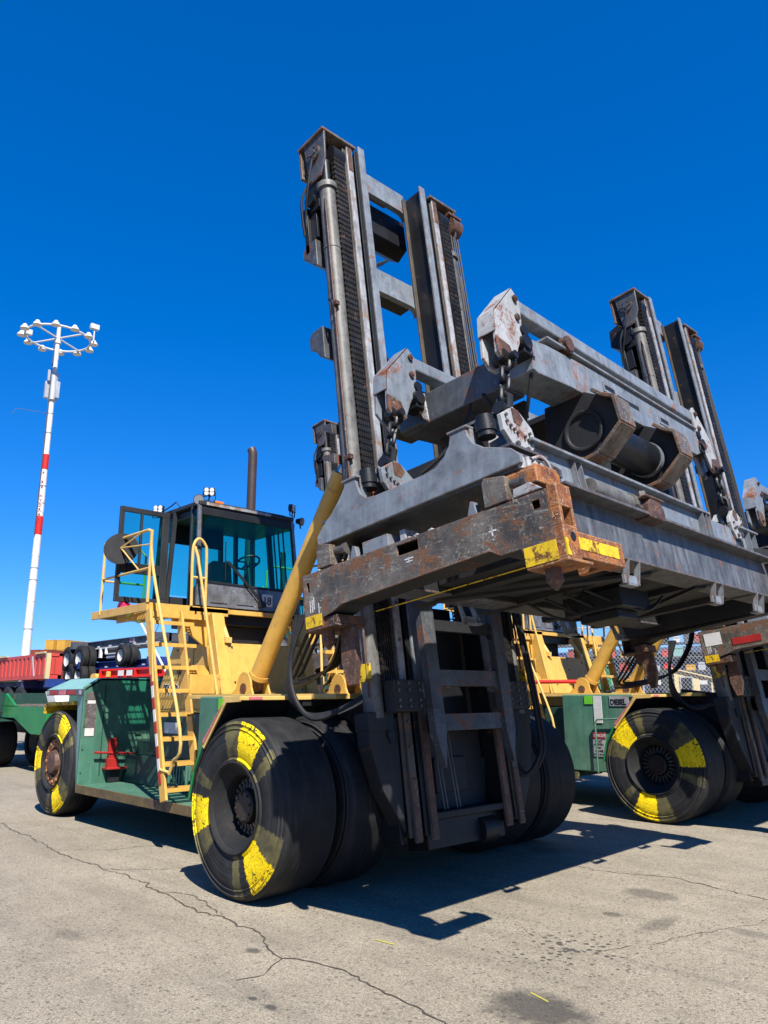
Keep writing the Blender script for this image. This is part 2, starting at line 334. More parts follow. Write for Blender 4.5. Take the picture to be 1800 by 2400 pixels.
def arc(c, r, a0, a1, n):
    return [(c[0]+r*math.cos(R(a0+(a1-a0)*i/n)), c[1]+r*math.sin(R(a0+(a1-a0)*i/n))) for i in range(n+1)]
def smooth(pts, k=6):
    pts = [Vector(p) for p in pts]; out = []
    for i in range(len(pts)-1):
        p0 = pts[max(i-1, 0)]; p1 = pts[i]; p2 = pts[i+1]; p3 = pts[min(i+2, len(pts)-1)]
        for j in range(k):
            t = j/k; out.append(.5*((2*p1)+(p2-p0)*t+(2*p0-5*p1+4*p2-p3)*t*t+(3*p1-p0-3*p2+p3)*t**3))
    return out+[pts[-1]]


# ---------------------------------------------------------------- container handler
HX, HY = -9.6, 6.8
H = thing('container_handler', (HX, HY, 0), 'nearest yellow and green container handler, cab door open and number 18 on its front', 'container handler', 'container handlers parked on the yard')
AXF, AXR, TR = -6.755, -13.57, .845
def make_tyre(y, x, w, mat, parent, outer, rot=0):
    h = w/2; Rr = TR
    prof = [(.40, -h+.02), (.43, -h-.0), (.47, -h+.02), (.55, -h-.01), (.64, -h-.012), (.70, -h+.002), (.735, -h+.006), (.742, -h-.004), (.75, -h+.008), (.785, -h+.022), (.79, -h+.014), (.797, -h+.028), (.825, -h+.06),
            (.842, -h+.10), (Rr, -h+.16), (Rr, h-.16), (.842, h-.10), (.825, h-.06), (.79, h-.02), (.70, h), (.55, h), (.43, h), (.40, h-.02)]
    prof = [(.40, -h+.03), (.42, -h+.005), (.45, -h-.004), (.47, -h+.012), (.49, -h+.002), (.58, -h-.006), (.66, -h-.004), (.72, -h+.004), (.732, -h+.012), (.742, -h+.0), (.752, -h+.012), (.785, -h+.014), (.79, -h+.004), (.797, -h+.018), (.822, -h+.03), (.838, -h+.05), (Rr, -h+.085), (Rr, -h+.25), (Rr-.004, -h+.255), (Rr-.004, -h+.265), (Rr, -h+.27), (Rr, h-.13), (.835, h-.09), (.80, h-.06), (.70, h-.02), (.55, h), (.43, h), (.40, h-.02)]
    b = MB(); b.lathe(prof, 96, (x, y, .845))
    o = b.build('tyre', mat, parent, bev=0, loc=(x, y, .845), rot=(0, rot, 0))
    return o
def wheel(x, y, w, painted, rot, s=-1, dish=.24):
    """s=-1: outer face towards -y"""
    h = w/2
    wr = MB(); yo = y+s*h
    # rim lip, barrel, disc
    pr = [(.405, s*h-s*.03), (.425, s*h+s*.0), (.435, s*h+s*.012), (.42, s*h+s*.02), (.40, s*h+s*.004), (.385, s*h-s*.025), (.375, s*h-s*.03), (.325, s*h-s*.075), (.30, s*h-s*.10), (.292, s*h-s*.14), (.288, s*h-s*dish), (.0, s*h-s*(dish+.01)), (.0, s*h-s*(dish+.08)), (.405, s*h-s*(dish+.08))] if dish > .15 else [(.405, s*h-s*.02), (.43, s*h+s*.005), (.44, s*h+s*.02), (.425, s*h+s*.03), (.40, s*h+s*.01), (.385, s*h-s*.06), (.37, s*h-s*dish), (.30, s*h-s*(dish+.02)), (.0, s*h-s*(dish+.03)), (.0, s*h-s*(dish+.08)), (.405, s*h-s*(dish+.08))]
    wr.lathe(pr, 64, (x, y, .845), closed=True)
    w_ = wr.build('wheel', 'rimblack', H, bev=0)
    t = make_tyre(y, x, w, 'tyrepaint' if painted else 'tyre', w_, s, -rot)
    if s > 0: t.rotation_euler = (0, rot, 0)
    hb = MB(); yd = yo-s*dish
    hb.lathe([(.0, yd+s*.13-y), (.135, yd+s*.13-y), (.155, yd+s*.115-y), (.165, yd-y), (.0, yd-y)], 40, (x, y, .845))
    for k in range(8):
        a = k*math.pi/4+.2; hb.cyl((x+.12*math.cos(a), yd+s*.12, .845+.12*math.sin(a)), (x+.12*math.cos(a), yd+s*.145, .845+.12*math.sin(a)), .012, n=6)
    hb.build('hub', 'darkrust', w_, bev=0)
    nb = MB()
    for k in range(24):
        a = k*math.pi/12
        ca, sa = math.cos(a), math.sin(a)
        nb.cyl((x+.245*ca, yd, .845+.245*sa), (x+.245*ca, yd+s*.06, .845+.245*sa), .017, n=6)
        nb.bar((x+.17*ca, yd+s*.05, .845+.17*sa), (x+.275*ca, yd+s*.03, .845+.275*sa), .030, .025, up=(0, 1, 0))
    nb.build('wheel_nut_ring', 'pin', w_, bev=0)
    return w_
wf = .70
wheel(AXF, 4.40+wf/2, wf, True, R(70), -1)
wheel(AXF, 5.18+wf/2, wf, False, 0, -1, .2)
wheel(AXF, 9.20-wf/2, wf, False, 0, 1)
wheel(AXF, 8.42-wf/2, wf, False, 0, 1, .2)
wr_ = wheel(AXR, 5.24+.33, .66, True, R(58), -1, .12)
b = MB(); b.lathe([(.385, -.27), (.37, -.30), (.25, -.30), (.24, -.27)], 48, (AXR, 5.57, .845))
for k in range(12):
    a = k*math.pi/6; b.cyl((AXR+.315*math.cos(a), 5.25, .845+.315*math.sin(a)), (AXR+.315*math.cos(a), 5.285, .845+.315*math.sin(a)), .026, n=6)
b.build('rusty_rim_ring', 'rust', wr_, bev=0)
b = MB(); b.lathe([(.21, -.12), (.20, -.30), (.17, -.35), (.12, -.36), (.05, -.365), (.0, -.365)], 40, (AXR, 5.57, .845)); b.build('axle_hub', 'rustbrown', wr_, bev=0)
wheel(AXR, 8.36-.33, .66, False, 0, 1, .12)

# frame between the wheels
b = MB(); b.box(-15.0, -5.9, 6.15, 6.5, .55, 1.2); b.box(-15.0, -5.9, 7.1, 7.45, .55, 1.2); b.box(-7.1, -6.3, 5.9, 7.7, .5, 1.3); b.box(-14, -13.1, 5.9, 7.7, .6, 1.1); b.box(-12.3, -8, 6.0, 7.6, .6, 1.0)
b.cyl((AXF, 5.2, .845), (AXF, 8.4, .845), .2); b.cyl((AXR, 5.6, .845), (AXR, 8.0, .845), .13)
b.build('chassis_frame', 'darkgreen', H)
# running board
for s, nm in ((1, 0), (-1, 1)):
    ya, yb = (5.2, 6.0) if s > 0 else (7.6, 8.4)
    b = MB(); b.box(-12.4, -8.6, ya, yb, .50, .573); b.build('running_board', 'green', H)
    ed = ya if s > 0 else yb
    b = MB(); b.box(-12.42, -8.6, ed-.012, ed+.012, .455, .58); b.build('board_edge', 'rustedge', H)
# rear counterweight and hood
b = MB()
b.prism([(5.2, .50), (6.4, .50), (6.4, 2.2), (5.45, 2.2), (5.2, 2.06)], 'x', -12.46, -12.40); b.build('hood_front_panel', 'green', H)
b = MB(); b.box(-14.9, -12.46, 5.95, 7.65, .7, 2.19); b.build('counterweight', 'green', H, bev=.02)
b = MB(); b.box(-12.46, -12.05, 6.41, 7.64, .6, 2.15); b.build('radiator_housing', 'green', H)
b = MB(); b.add([(-13.97, 5.2, 2.03), (-12.40, 5.2, 2.03), (-12.40, 5.45, 2.205), (-13.6, 5.45, 2.205), (-13.97, 5.2, 1.99), (-12.40, 5.2, 1.99), (-12.40, 5.45, 2.15), (-13.6, 5.45, 2.15)],
                [(0, 1, 2, 3), (4, 7, 6, 5), (0, 4, 5, 1), (1, 5, 6, 2), (2, 6, 7, 3), (3, 7, 4, 0)])
b.box(-13.6, -12.4, 5.45, 7.7, 2.16, 2.205); b.build('hood_top', 'teal', H)
b = MB(); b.box(-13.97, -12.405, 5.195, 5.25, 1.93, 2.03); tl = b.build('rear_light_strip', 'greychassis', H)
for x0, m in ((-13.85, 'red'), (-13.12, 'red'), (-13.97, 'whitesteel'), (-12.62, 'whitesteel')):
    b = MB(); b.box(x0+.02, x0+(.36 if m == 'red' else .1), 5.188, 5.196, 1.945, 2.015); b.build('reflector', m, tl, bev=0)
b = MB(); b.box(-13.42, -13.16, 5.186, 5.196, 1.94, 2.02); q = b.build('warning_sticker', 'pink', tl, bev=0)
# side plate in front of the rear wheel, vertical and slightly leaning
b = MB(); b.add([(-12.44, 5.2, .5), (-12.44, 5.2, 1.95), (-12.9, 5.3, 1.95), (-12.62, 5.3, .9)], [(0, 1, 2, 3)]); b.add([(-12.44, 5.22, .5), (-12.44, 5.22, 1.95), (-12.9, 5.32, 1.95), (-12.62, 5.32, .9)], [(0, 3, 2, 1)])
b.build('rear_mudguard_plate', 'teal', H, bev=0)
b = MB()
pl = [(-14.26, 1.62), (-14.24, 1.76), (-14.08, 1.82), (-12.95, 1.84), (-12.95, 1.78), (-14.06, 1.76), (-14.18, 1.72), (-14.2, 1.62)]
b.prism(pl, 'y', 5.27, 5.95); b.build('rear_mudguard', 'brightyellow', H)
b = MB(); b.prism(pl, 'y', 7.65, 8.38); b.build('rear_mudguard', 'brightyellow', H)
# decals on the hood front panel
b = MB(); b.box(-12.399, -12.394, 5.24, 5.42, 1.32, 1.98); dc = b.build('load_chart_sticker', 'sticker', H, bev=0)
b = MB(); b.box(-12.3935, -12.390, 5.25, 5.40, 1.30, 1.42); b.build('paper_label', 'paper', dc, bev=0)
b = MB(); b.box(-12.3935, -12.390, 5.26, 5.39, 1.80, 1.85); b.build('paper_label', 'paper', dc, bev=0)
b = MB(); b.box(-12.399, -12.385, 5.535, 5.545, .7, 2.1); b.build('door_seam', 'darkgreen', H, bev=0)
b = MB()
for z in (.75, 1.1, 1.45, 1.85, 2.05):
    for y in (5.235, 6.3): b.cyl((-12.402, y, z), (-12.388, y, z), .011, n=6)
for z in (.9, 1.7): b.cyl((-12.395, 5.55, z), (-12.395, 5.55, z+.12), .014, n=8)
b.box(-12.399, -12.37, 6.1, 6.2, 1.3, 1.34); b.build('bolt_row', 'darkgreen', H, bev=0)
b = MB()
for x in (-11.3, -10.9, -10.4, -10.0):
    for z in (1.75, 2.6): b.cyl((x if z < 2 or x > -11.05 else -10.95, 6.003, z), (x if z < 2 or x > -11.05 else -10.95, 5.99, z), .014, n=8)
b.box(-10.45, -10.44, 5.994, 6.0, 1.7, 2.65); b.box(-11.45, -9.95, 5.993, 6.0, 1.715, 1.722); b.build('cover_fastener', 'pin', H, bev=0)
# red steel bracket on running board
b = MB(); b.box(-12.38, -12.30, 5.64, 5.76, .80, 1.26); b.box(-12.36, -12.27, 5.61, 5.79, .80, .95); b.box(-12.40, -12.20, 5.58, 5.92, .78, .81)
b.cyl((-12.30, 5.4, 1.05), (-12.30, 6.1, 1.0), .018, n=8); b.build('red_step_bracket', 'red', H)
b = MB(); b.box(-12.39, -12.30, 5.66, 5.84, .573, .78); b.build('black_base_block', 'black', H)
# engine cover
b = MB(); b.prism([(-11.65, 1.67), (-9.9, 1.67), (-9.9, 2.67), (-11.1, 2.67)], 'y', 6.0, 7.6); ec = b.build('engine_cover', 'yellow', H, bev=.015)
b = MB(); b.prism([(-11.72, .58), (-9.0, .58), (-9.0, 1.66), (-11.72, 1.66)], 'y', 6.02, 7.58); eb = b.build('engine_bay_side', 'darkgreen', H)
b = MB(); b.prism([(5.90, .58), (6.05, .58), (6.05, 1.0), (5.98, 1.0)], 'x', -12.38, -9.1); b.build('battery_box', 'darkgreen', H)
b = MB()
for i in range(22):
    x = -11.0+i*.085; b.box(x, x+.03, 5.885, 5.95, .66, .93)
b.build('battery_box_louvre', 'green', H, bev=0)
b = MB(); b.box(-11.2, -10.75, 5.985, 6.005, 1.36, 1.52); b.build('paper_label', 'paper', eb, bev=0)
b = MB(); b.box(-10.2, -9.95, 5.99, 6.01, 1.15, 1.28); b.build('paper_label', 'whitesteel', eb, bev=0)
b = MB(); b.prism([(-10.5, 1.95), (-9.9, 1.95), (-9.9, 2.62), (-10.0, 2.5), (-10.15, 2.38), (-10.33, 2.33)], 'y', 5.9, 5.93); b.build('step_plate', 'yellow', H)
text('906', .2, 'ink', H, (-10.92, 5.996, 2.18), (1, 0, 0), (0, 0, 1), 'lettering', .003, 1.0)
text('THDC 955', .22, 'whiteink', H, (-11.3, 5.996, 1.93), (1, 0, 0), (0, 0, 1), 'lettering', .002, 1.0, bold=.012)
text('THDC 955', .22, 'ink', H, (-11.3, 5.992, 1.93), (1, 0, 0), (0, 0, 1), 'lettering', .003, 1.0)
text('Big Red', .15, 'whiteink', H, (-10.3, 5.896, 1.98), (1, 0, .12), (-.1, 0, 1), 'lettering', .003, 1.0) if False else None
# legs and front cover under the cab
for s in (-1, 1):
    y0 = 5.93 if s < 0 else 7.47
    b = MB(); b.prism([(-9.92, 1.93), (-9.50, 1.93), (-9.86, 3.1), (-10.02, 3.1), (-9.97, 2.6)], 'y', y0, y0+.2); b.build('cab_leg', 'yellow', H, bev=.01)
b = MB(); b.prism([(-9.74, 1.93), (-9.56, 1.93), (-9.74, 2.66), (-9.95, 2.66)], 'y', 6.14, 7.46); fc = b.build('front_cover', 'yellow', H, bev=.008)
b = MB()
for y, z in ((6.2, 2.6), (6.8, 2.62), (7.3, 2.55), (6.2, 2.1), (7.4, 2.0), (6.75, 2.4)):
    x = -9.555-(z-1.93)*.25; b.cyl((x-.02, y, z), (x+.012, y, z+.003), .014, n=8)
b.build('bolt_head', 'pin', fc, bev=0)
b = MB(); b.box(-9.85, -9.55, 5.45, 5.93, 1.935, 2.2); b.prism([(5.46, 2.2), (5.9, 2.2), (5.78, 2.33), (5.6, 2.33)], 'x', -9.8, -9.76); b.build('corner_box', 'yellow', H)
# top deck plate, tank side and front fender (near and far)
b = MB(); b.box(-9.3, -6.3, 5.3, 8.3, 1.87, 1.925); b.build('top_deck_plate', 'yellowrail', H)
for s in (-1, 1):
    Y = lambda y: y if s < 0 else 13.6-y
    b = MB(); b.prism([(-8.85, .6), (-7.62, .6), (-7.62, 1.1), (-7.25, 1.9), (-8.85, 1.9)], 'y', Y(5.2), Y(5.9)); tk = b.build('fuel_tank', 'green', H, bev=.02)
    if s < 0:
        b = MB(); b.box(-8.38, -8.22, 5.185, 5.197, 1.74, 1.88); b.build('lime_sticker', 'lime', tk, bev=0)
        b = MB(); b.box(-8.20, -8.04, 5.185, 5.197, 1.42, 1.88); b.build('paper_label', 'paper', tk, bev=0)
        b = MB(); b.box(-7.88, -7.52, 5.185, 5.197, 1.71, 1.875); dz = b.build('diesel_sign', 'whitesteel', H, bev=0)
        text('DIESEL', .13, 'ink', dz, (-7.865, 5.182, 1.735), (1, 0, 0), (0, 0, 1), 'lettering', .002, .78, bold=.004)
        b = MB(); b.box(-8.27, -8.01, 5.185, 5.197, .86, 1.26); dg = b.build('danger_sign', 'whitesteel', H, bev=0)
        b = MB(); b.box(-8.27, -8.01, 5.178, 5.184, 1.16, 1.26); b.build('sign_header', 'red', dg, bev=0)
        text('DANGER', .075, 'whiteink', dg, (-8.26, 5.176, 1.185), (1, 0, 0), (0, 0, 1), 'lettering', .001, .85)
        for i, L in enumerate(('DO NOT', 'APPROACH', 'THIS', 'MACHINE', 'WHEN IN USE')):
            text(L, .05, 'ink', dg, (-8.14, 5.182, 1.10-i*.055), (1, 0, 0), (0, 0, 1), 'lettering', .001, .72, 'CENTER')
        b = MB(); b.tube([(-8.15, 5.12, .60), (-8.15, 5.12, 1.42), (-8.11, 5.12, 1.48), (-7.7, 5.12, 1.5)], .016); b.build('green_grab_rail', 'green', tk, bev=0)
    # arch shaped fender: outer flange + inner skin
    prof = [(-6.74, 1.90), (-6.98, 1.89), (-7.36, 1.42), (-7.52, 1.12), (-7.59, .85)]
    inn = [(-7.565, .85), (-7.49, 1.12), (-7.32, 1.40), (-6.95, 1.86), (-6.74, 1.875)]
    b = MB(); b.prism(prof+inn, 'y', Y(4.40), Y(5.25)); fd = b.build('front_fender', 'black', H, bev=0)
    b = MB(); b.prism([(-5.98, 1.905), (-7.0, 1.905), (-7.0, 1.86), (-5.98, 1.86)] if 0 else [(-6.70, 1.862), (-6.70, 1.905), (-7.02, 1.905), (-7.02, 1.862)], 'y', Y(4.39), Y(6.2)); b.build('fender_top_edge', 'yellowrail', fd)
    b = MB(); b.add([(-6.69, Y(4.385), 1.905), (-6.96, Y(4.385), 1.893), (-7.37, Y(4.385), 1.40), (-7.33, Y(4.385), 1.37), (-6.94, Y(4.385), 1.84), (-6.69, Y(4.385), 1.85)], [(0, 1, 2, 3, 4, 5)])
    b.add([(-6.69, Y(4.40), 1.905), (-6.96, Y(4.40), 1.893), (-7.37, Y(4.40), 1.40), (-7.33, Y(4.40), 1.37), (-6.94, Y(4.40), 1.84), (-6.69, Y(4.40), 1.85)], [(0, 5, 4, 3, 2, 1)])
    b.build('fender_flange', 'yellowrail', fd, bev=0)
    b = MB(); b.box(-6.705, -6.69, Y(4.50), Y(4.66), 1.87, 1.898); b.build('caution_sticker', 'pink', fd, bev=0)
    b = MB(); b.add([(-7.02, Y(4.378), 1.81), (-6.99, Y(4.378), 1.83), (-7.33, Y(4.378), 1.42), (-7.36, Y(4.378), 1.44)], [(0, 1, 2, 3)]); b.build('caution_sticker', 'pink', fd, bev=0)
    b = MB(); b.prism([(-7.61, .85), (-7.585, .85), (-7.515, 1.13), (-7.35, 1.41), (-7.375, 1.43), (-7.54, 1.14)], 'y', Y(4.385), Y(4.42)); b.build('fender_lower_edge', 'brightgreen', fd)
    # wheel well wall behind the duals
    b = MB(); b.box(-7.6, -6.0, Y(5.86), Y(5.95), .75, 1.86); b.box(-7.6, -6.72, Y(5.2), Y(5.95), 1.80, 1.86); b.build('wheel_well_wall', 'black', H, bev=0)

# tilt cylinders
for s in (-1, 1):
    y = 6.8+s*.82
    p0 = Vector((-8.82, y, 1.98)); p1 = Vector((-7.02, y, 4.62)); d = (p1-p0).normalized()
    b = MB(); b.cyl(p0+d*.22, p1, .118, n=32); b.cyl(p0+d*.2, p0+d*.26, .135, n=32); b.cyl(p1-d*.25, p1-d*.23, .122, n=32); tc_ = b.build('tilt_cylinder', 'yellow', H, bev=0)
    b = MB(); b.cyl(p1-d*.1, p1+d*.3, .07, n=20); b.build('piston_rod', 'chrome', tc_, bev=0)
    b = MB(); b.bar(p0-d*.06, p0+d*.22, .09, .2, up=(0, 1, 0)); b.cyl((p0.x, y-.16, p0.z+.02), (p0.x, y+.16, p0.z+.02), .07); b.build('cylinder_eye', 'rustbrown', tc_)
    for o_ in (-.15, .12):
        b = MB(); pf = [(p0.x-.3, 1.925), (p0.x+.22, 1.925)]+[(p0.x+.0+.17*math.cos(R(a)), 2.02+.2*math.sin(R(a))) for a in range(0, 181, 20)]
        b.prism(pf, 'y', y+o_, y+o_+.03); b.build('cylinder_lug', 'yellow', tc_)
# hoses from deck to mast
def hoses(parent, y0):
    for i in range(3):
        b = MB(); yy = y0+i*.05
        b.tube(smooth([(-7.0+.03*i, yy, 4.1), (-7.55+.04*i, yy+.02, 3.1), (-8.15+.06*i, yy+.05, 2.3), (-8.3+.06*i, yy+.05, 2.06+.04*i), (-8.0, yy, 2.03+.04*i), (-7.5, yy-.1, 2.12+.03*i), (-7.0, yy-.25, 2.3), (-6.6, yy-.45, 2.7), (-6.5, yy-.5, 3.0)], 6), .022, 8)
        b.build('hydraulic_hose', 'rubber', parent, bev=0)
hoses(H, 6.1)
for i in range(3):
    b = MB(); b.tube(smooth([(-6.6+i*.03, 5.0+.03*i, 2.75), (-6.62, 4.95, 2.3), (-6.60+.04*i, 4.93, 1.9), (-6.35+.03*i, 5.0, 1.72-.02*i), (-6.05, 5.2, 1.78), (-5.85, 5.5, 1.98)], 6), .02+.004*i, 8)
    b.build('hydraulic_hose', 'rubber', H, bev=0)
b = MB(); b.tube(smooth([(-6.1, 5.16, 1.745), (-5.98, 5.32, 1.83), (-5.86, 5.48, 1.965)], 5), .03, 8); b.build('hose_sleeve', 'galv', H, bev=0)

# ladders, platforms, handrails : near side (s=-1) and far side
def ladder_side(s):
    Y = lambda y: y if s < 0 else 13.6-y
    def P(x, y, z): return (x, Y(y), z)
    top = -9.93; LT = 3.08; LB = .62; xb = -9.28
    pf_ = MB()
    pf_.box(-11.75, top, Y(4.93), Y(4.97), 3.06, 3.18); pf_.box(-11.75, -11.71, Y(4.97), Y(5.72), 3.08, 3.16); pf_.box(top-.04, top, Y(4.97), Y(6.25), 3.06, 3.18)
    pf_.box(-11.75, top, Y(5.68), Y(5.72), 3.06, 3.14)
    pl = pf_.build('platform', 'yellow', H)
    g = MB()
    n = 20
    for i in range(n):
        x = -11.70+i*(1.73/n); g.box(x, x+.008, Y(4.97), Y(5.68), 3.132, 3.15)
    for i in range(7):
        y = 4.99+i*.105; g.box(-11.7, top-.04, Y(y), Y(y)+.006, 3.136, 3.148)
    g.build('platform_grating', 'yellowrail', pl, bev=0)
    b = MB(); b.box(-11.6, -10.0, Y(5.27), Y(5.30), 3.02, 3.13); b.box(-10.02, -9.9, Y(4.98), Y(5.9), 2.98, 3.06); b.build('platform_beam', 'yellow', pl)
    b = MB(); b.prism([(Y(5.9), 2.6), (Y(5.95), 2.6), (Y(5.95), 3.05), (Y(5.3), 3.05), (Y(5.32), 3.0)], 'x', -10.02, -9.97); b.build('platform_bracket', 'yellow', pl)
    L = MB().build  # noqa
    root = MB()
    for yy in (4.95, 5.42): pass
    st = MB(); st.bar(P(top, 4.96, LT), P(xb, 5.02, LB), .035, .15, up=(1, 0, .25)); ld_ = st.build('ladder', 'yellow', H)
    st = MB(); st.bar(P(top, 5.44, LT), P(xb, 5.50, LB), .035, .15, up=(1, 0, .25)); st.build('stringer', 'yellow', ld_)
    for i in range(8):
        t = (i+.55)/8.0; x = top+(xb-top)*t; z = LT+(LB-LT)*t; y0 = 4.96+.06*t
        y1_ = y0+.66 if i in (0, 1, 2, 3) else y0+.5
        b = MB(); b.box(x+.055, x+.07, Y(y0), Y(y1_), z-.035, z+.018); b.box(x-.10, x-.088, Y(y0), Y(y1_), z-.02, z+.018); b.box(x-.10, x+.07, Y(y0), Y(y0+.008), z-.02, z+.018); b.box(x-.10, x+.07, Y(y1_-.008), Y(y1_), z-.02, z+.018)
        for q_ in range(5): b.box(x-.075+.026*q_, x-.066+.026*q_, Y(y0), Y(y1_), z+.004, z+.018)
        for q_ in range(12): b.box(x-.09, x+.055, Y(y0+.04+q_*(y1_-y0-.06)/12), Y(y0+.046+q_*(y1_-y0-.06)/12), z+.006, z+.016)
        b.build('rung', 'yellow', ld_, bev=0)
    # saw tooth pattern on the stringers is shadow cast by the rung slats
    # red and white marking along the outer stringer
    for i in range(9):
        t0 = .36+i*.062; t1 = t0+.062
        a = Vector(P(top, 4.935, LT)).lerp(Vector(P(xb, 4.995, LB)), t0); c = Vector(P(top, 4.935, LT)).lerp(Vector(P(xb, 4.995, LB)), t1)
        b = MB(); b.bar(a+Vector((-.02, 0, 0)), c+Vector((-.02, 0, 0)), .006, .055, up=(1, 0, .25)); b.build('reflective_tape', 'red' if i % 2 == 0 else 'white', ld_, bev=0)
    # handrail tubes running down the ladder
    b = MB(); b.tube(smooth([P(top+.02, 4.93, 4.2), P(top+.10, 4.95, 3.6), P(xb+.33, 5.0, 1.5), P(xb+.16, 5.02, 1.1), P(xb+.09, 5.02, .95)], 6), .021, 10)
    b.tube([P(xb-.1, 4.99, 1.0), P(xb+.1, 5.02, .97)], .02); b.tube([P(top+.14, 4.97, 2.95), P(top+.2, 4.97, 2.5), P(top+.26, 4.97, 2.1)], .02)
    b.build('ladder_handrail', 'yellowrail', H, bev=0)
    b = MB(); b.tube(smooth([P(top, 5.62, 3.18), P(top, 5.60, 3.9), P(top, 5.62, 4.1), P(top, 5.70, 4.18), P(top, 5.80, 4.1), P(top, 5.83, 3.95), P(top, 5.85, 3.18)], 5), .022, 10)
    b.tube([P(top+.02, 5.62, 4.05), P(top+.05, 5.66, 3.9), P(top+.42, 5.86, 1.93)], .021); b.tube([P(top, 5.62, 3.6), P(top, 5.84, 3.6)], .018)
    b.build('ladder_handrail', 'yellowrail', H, bev=0)
    # platform rail
    b = MB(); b.tube(smooth([P(-11.45, 4.94, 4.22), P(-10.2, 4.94, 4.22), P(-9.99, 4.94, 4.2), P(-9.93, 4.94, 4.08), P(-9.93, 4.94, 3.18)], 5), .022, 10)
    b.tube([P(-11.45, 4.94, 4.22), P(-11.45, 4.94, 3.12)], .022); b.tube([P(-11.45, 4.94, 3.66), P(-9.93, 4.94, 3.66)], .02)
    b.tube([P(-11.45, 4.94, 3.64), P(-11.45, 5.6, 3.64)], .018); b.tube([P(-11.45, 4.94, 4.22), P(-11.45, 5.5, 4.22), P(-11.45, 5.62, 4.1), P(-11.45, 5.62, 3.15)], .018)
    b.build('platform_handrail', 'yellowrail', H, bev=0)
ladder_side(-1); ladder_side(1)
# round mirror
mc = Vector((-10.80, 4.90, 4.05)); md = Vector((.80, -.55, .22)).normalized()
b = MB(); b.cyl(mc-md*.03, mc+md*.0, .13, .245, n=40); b.cyl(mc, mc+md*.012, .25, .25, n=40); mr = b.build('round_mirror', 'rimblack', H, bev=0)
b = MB()
for q in ((-10.2, 4.94, 4.22), (-9.94, 4.94, 4.0), (-10.28, 4.94, 3.68)): b.tube([mc+md*.03, q], .011)
b.build('mirror_bracket', 'yellowrail', mr, bev=0)
# pink cone-like cover lying on the platform
b = MB(); b.add([(-11.1, 5.02, 3.16), (-10.72, 5.0, 3.16), (-10.8, 5.25, 3.16), (-11.1, 5.08, 3.38), (-11.08, 5.2, 3.2)], [(0, 1, 3), (1, 2, 3), (2, 4, 3), (4, 0, 3), (0, 4, 2, 1)])
pk = b.build('pink_plastic_cover', 'hotpink', None, bev=.01, off=Vector((-10.9, 5.1, 3.155)), loc=(-10.9, 5.1, 3.155)); pk.location = (-10.9, 5.1, 3.155)
tag(pk, 'hot pink crumpled plastic cover lying on the cab platform of the nearest handler', 'plastic cover')

# cab
CX0, CX1, CY0, CY1 = -11.3, -9.97, 5.74, 7.60; CZ0, CZ1, CZ2 = 3.2, 3.48, 4.74
def cabpt(x, y, z):
    t = (z-CZ0)/(CZ2-CZ0); xm = (CX0+CX1)/2; ym = (CY0+CY1)/2
    fx = x-(.12*t if x > xm else -.06*t); fy = y-(.10*t if y > ym else -.02*t)
    return (fx, fy, z)
b = MB(); b.box(CX0, CX1-.02, CY0, CY1, 3.14, 3.2); cab = b.build('cab', 'cabframe', H, bev=.012)
lo_, hi_ = [], []
b = MB()
v = [cabpt(CX1, CY0, 3.2), cabpt(CX1, CY1, 3.2), cabpt(CX1, CY1, 3.54), cabpt(CX1, CY0+.03, 3.57)]
b.add(v+[(p[0]-.03, p[1], p[2]) for p in v], [(0, 1, 2, 3), (7, 6, 5, 4), (0, 4, 5, 1), (2, 6, 7, 3), (1, 5, 6, 2), (0, 3, 7, 4)]); fp = b.build('front_panel', 'cabgrey', cab)
b = MB(); b.box(CX1-.03, CX1+.006, 6.88, 7.07, 3.27, 3.46); ns = b.build('number_plate', 'white', H, bev=0)
text('18', .17, 'ink', ns, (CX1+.0085, 6.885, 3.30), (0, 1, 0), (0, 0, 1), 'lettering', .002, .95, bold=.002)
b = MB()
for y0 in (5.95, 6.42): b.box(CX1-.002, CX1+.010, y0, y0+.30, 3.26, 3.40)
b.build('access_flap', 'cabgrey', cab, bev=.004)
def post(p, q, w, name='window_post', mat='cabframe', d=None): return MB().bar(p, q, w, d or w, up=(0, 1, .01)).build(name, mat, cab)
post(cabpt(CX1, CY0, 3.2), cabpt(CX1, CY0, CZ2), .05, 'front_pillar', 'cabgrey'); post(cabpt(CX1, CY1, 3.2), cabpt(CX1, CY1, CZ2), .05, 'front_pillar', 'cabgrey')
post(cabpt(CX0, CY0, 3.2), cabpt(CX0, CY0, CZ2), .07, 'rear_pillar'); post(cabpt(CX0, CY1, 3.2), cabpt(CX0, CY1, CZ2), .07, 'rear_pillar')
post(cabpt(-10.22, CY0, 3.2), cabpt(-10.16, CY0, CZ2), .05, 'door_pillar'); post(cabpt(-10.92, CY0, 3.2), cabpt(-10.88, CY0, CZ2), .06, 'door_pillar')
b = MB(); x0, x1 = cabpt(CX0, 0, CZ2)[0]-.03, cabpt(CX1, 0, CZ2)[0]+.04
b.box(x0, x1, CY0-.0, CY1-.08, CZ2, CZ2+.07); b.box(x0+.08, x1-.08, CY0+.1, CY1-.2, CZ2+.07, CZ2+.1); b.build('roof', 'cabframe', cab, bev=.02)
b = MB(); b.box(x1-.006, x1+.004, CY0+.12, CY1-.55, CZ2+.01, CZ2+.055); b.build('roof_trim', 'mastlight', cab, bev=0)
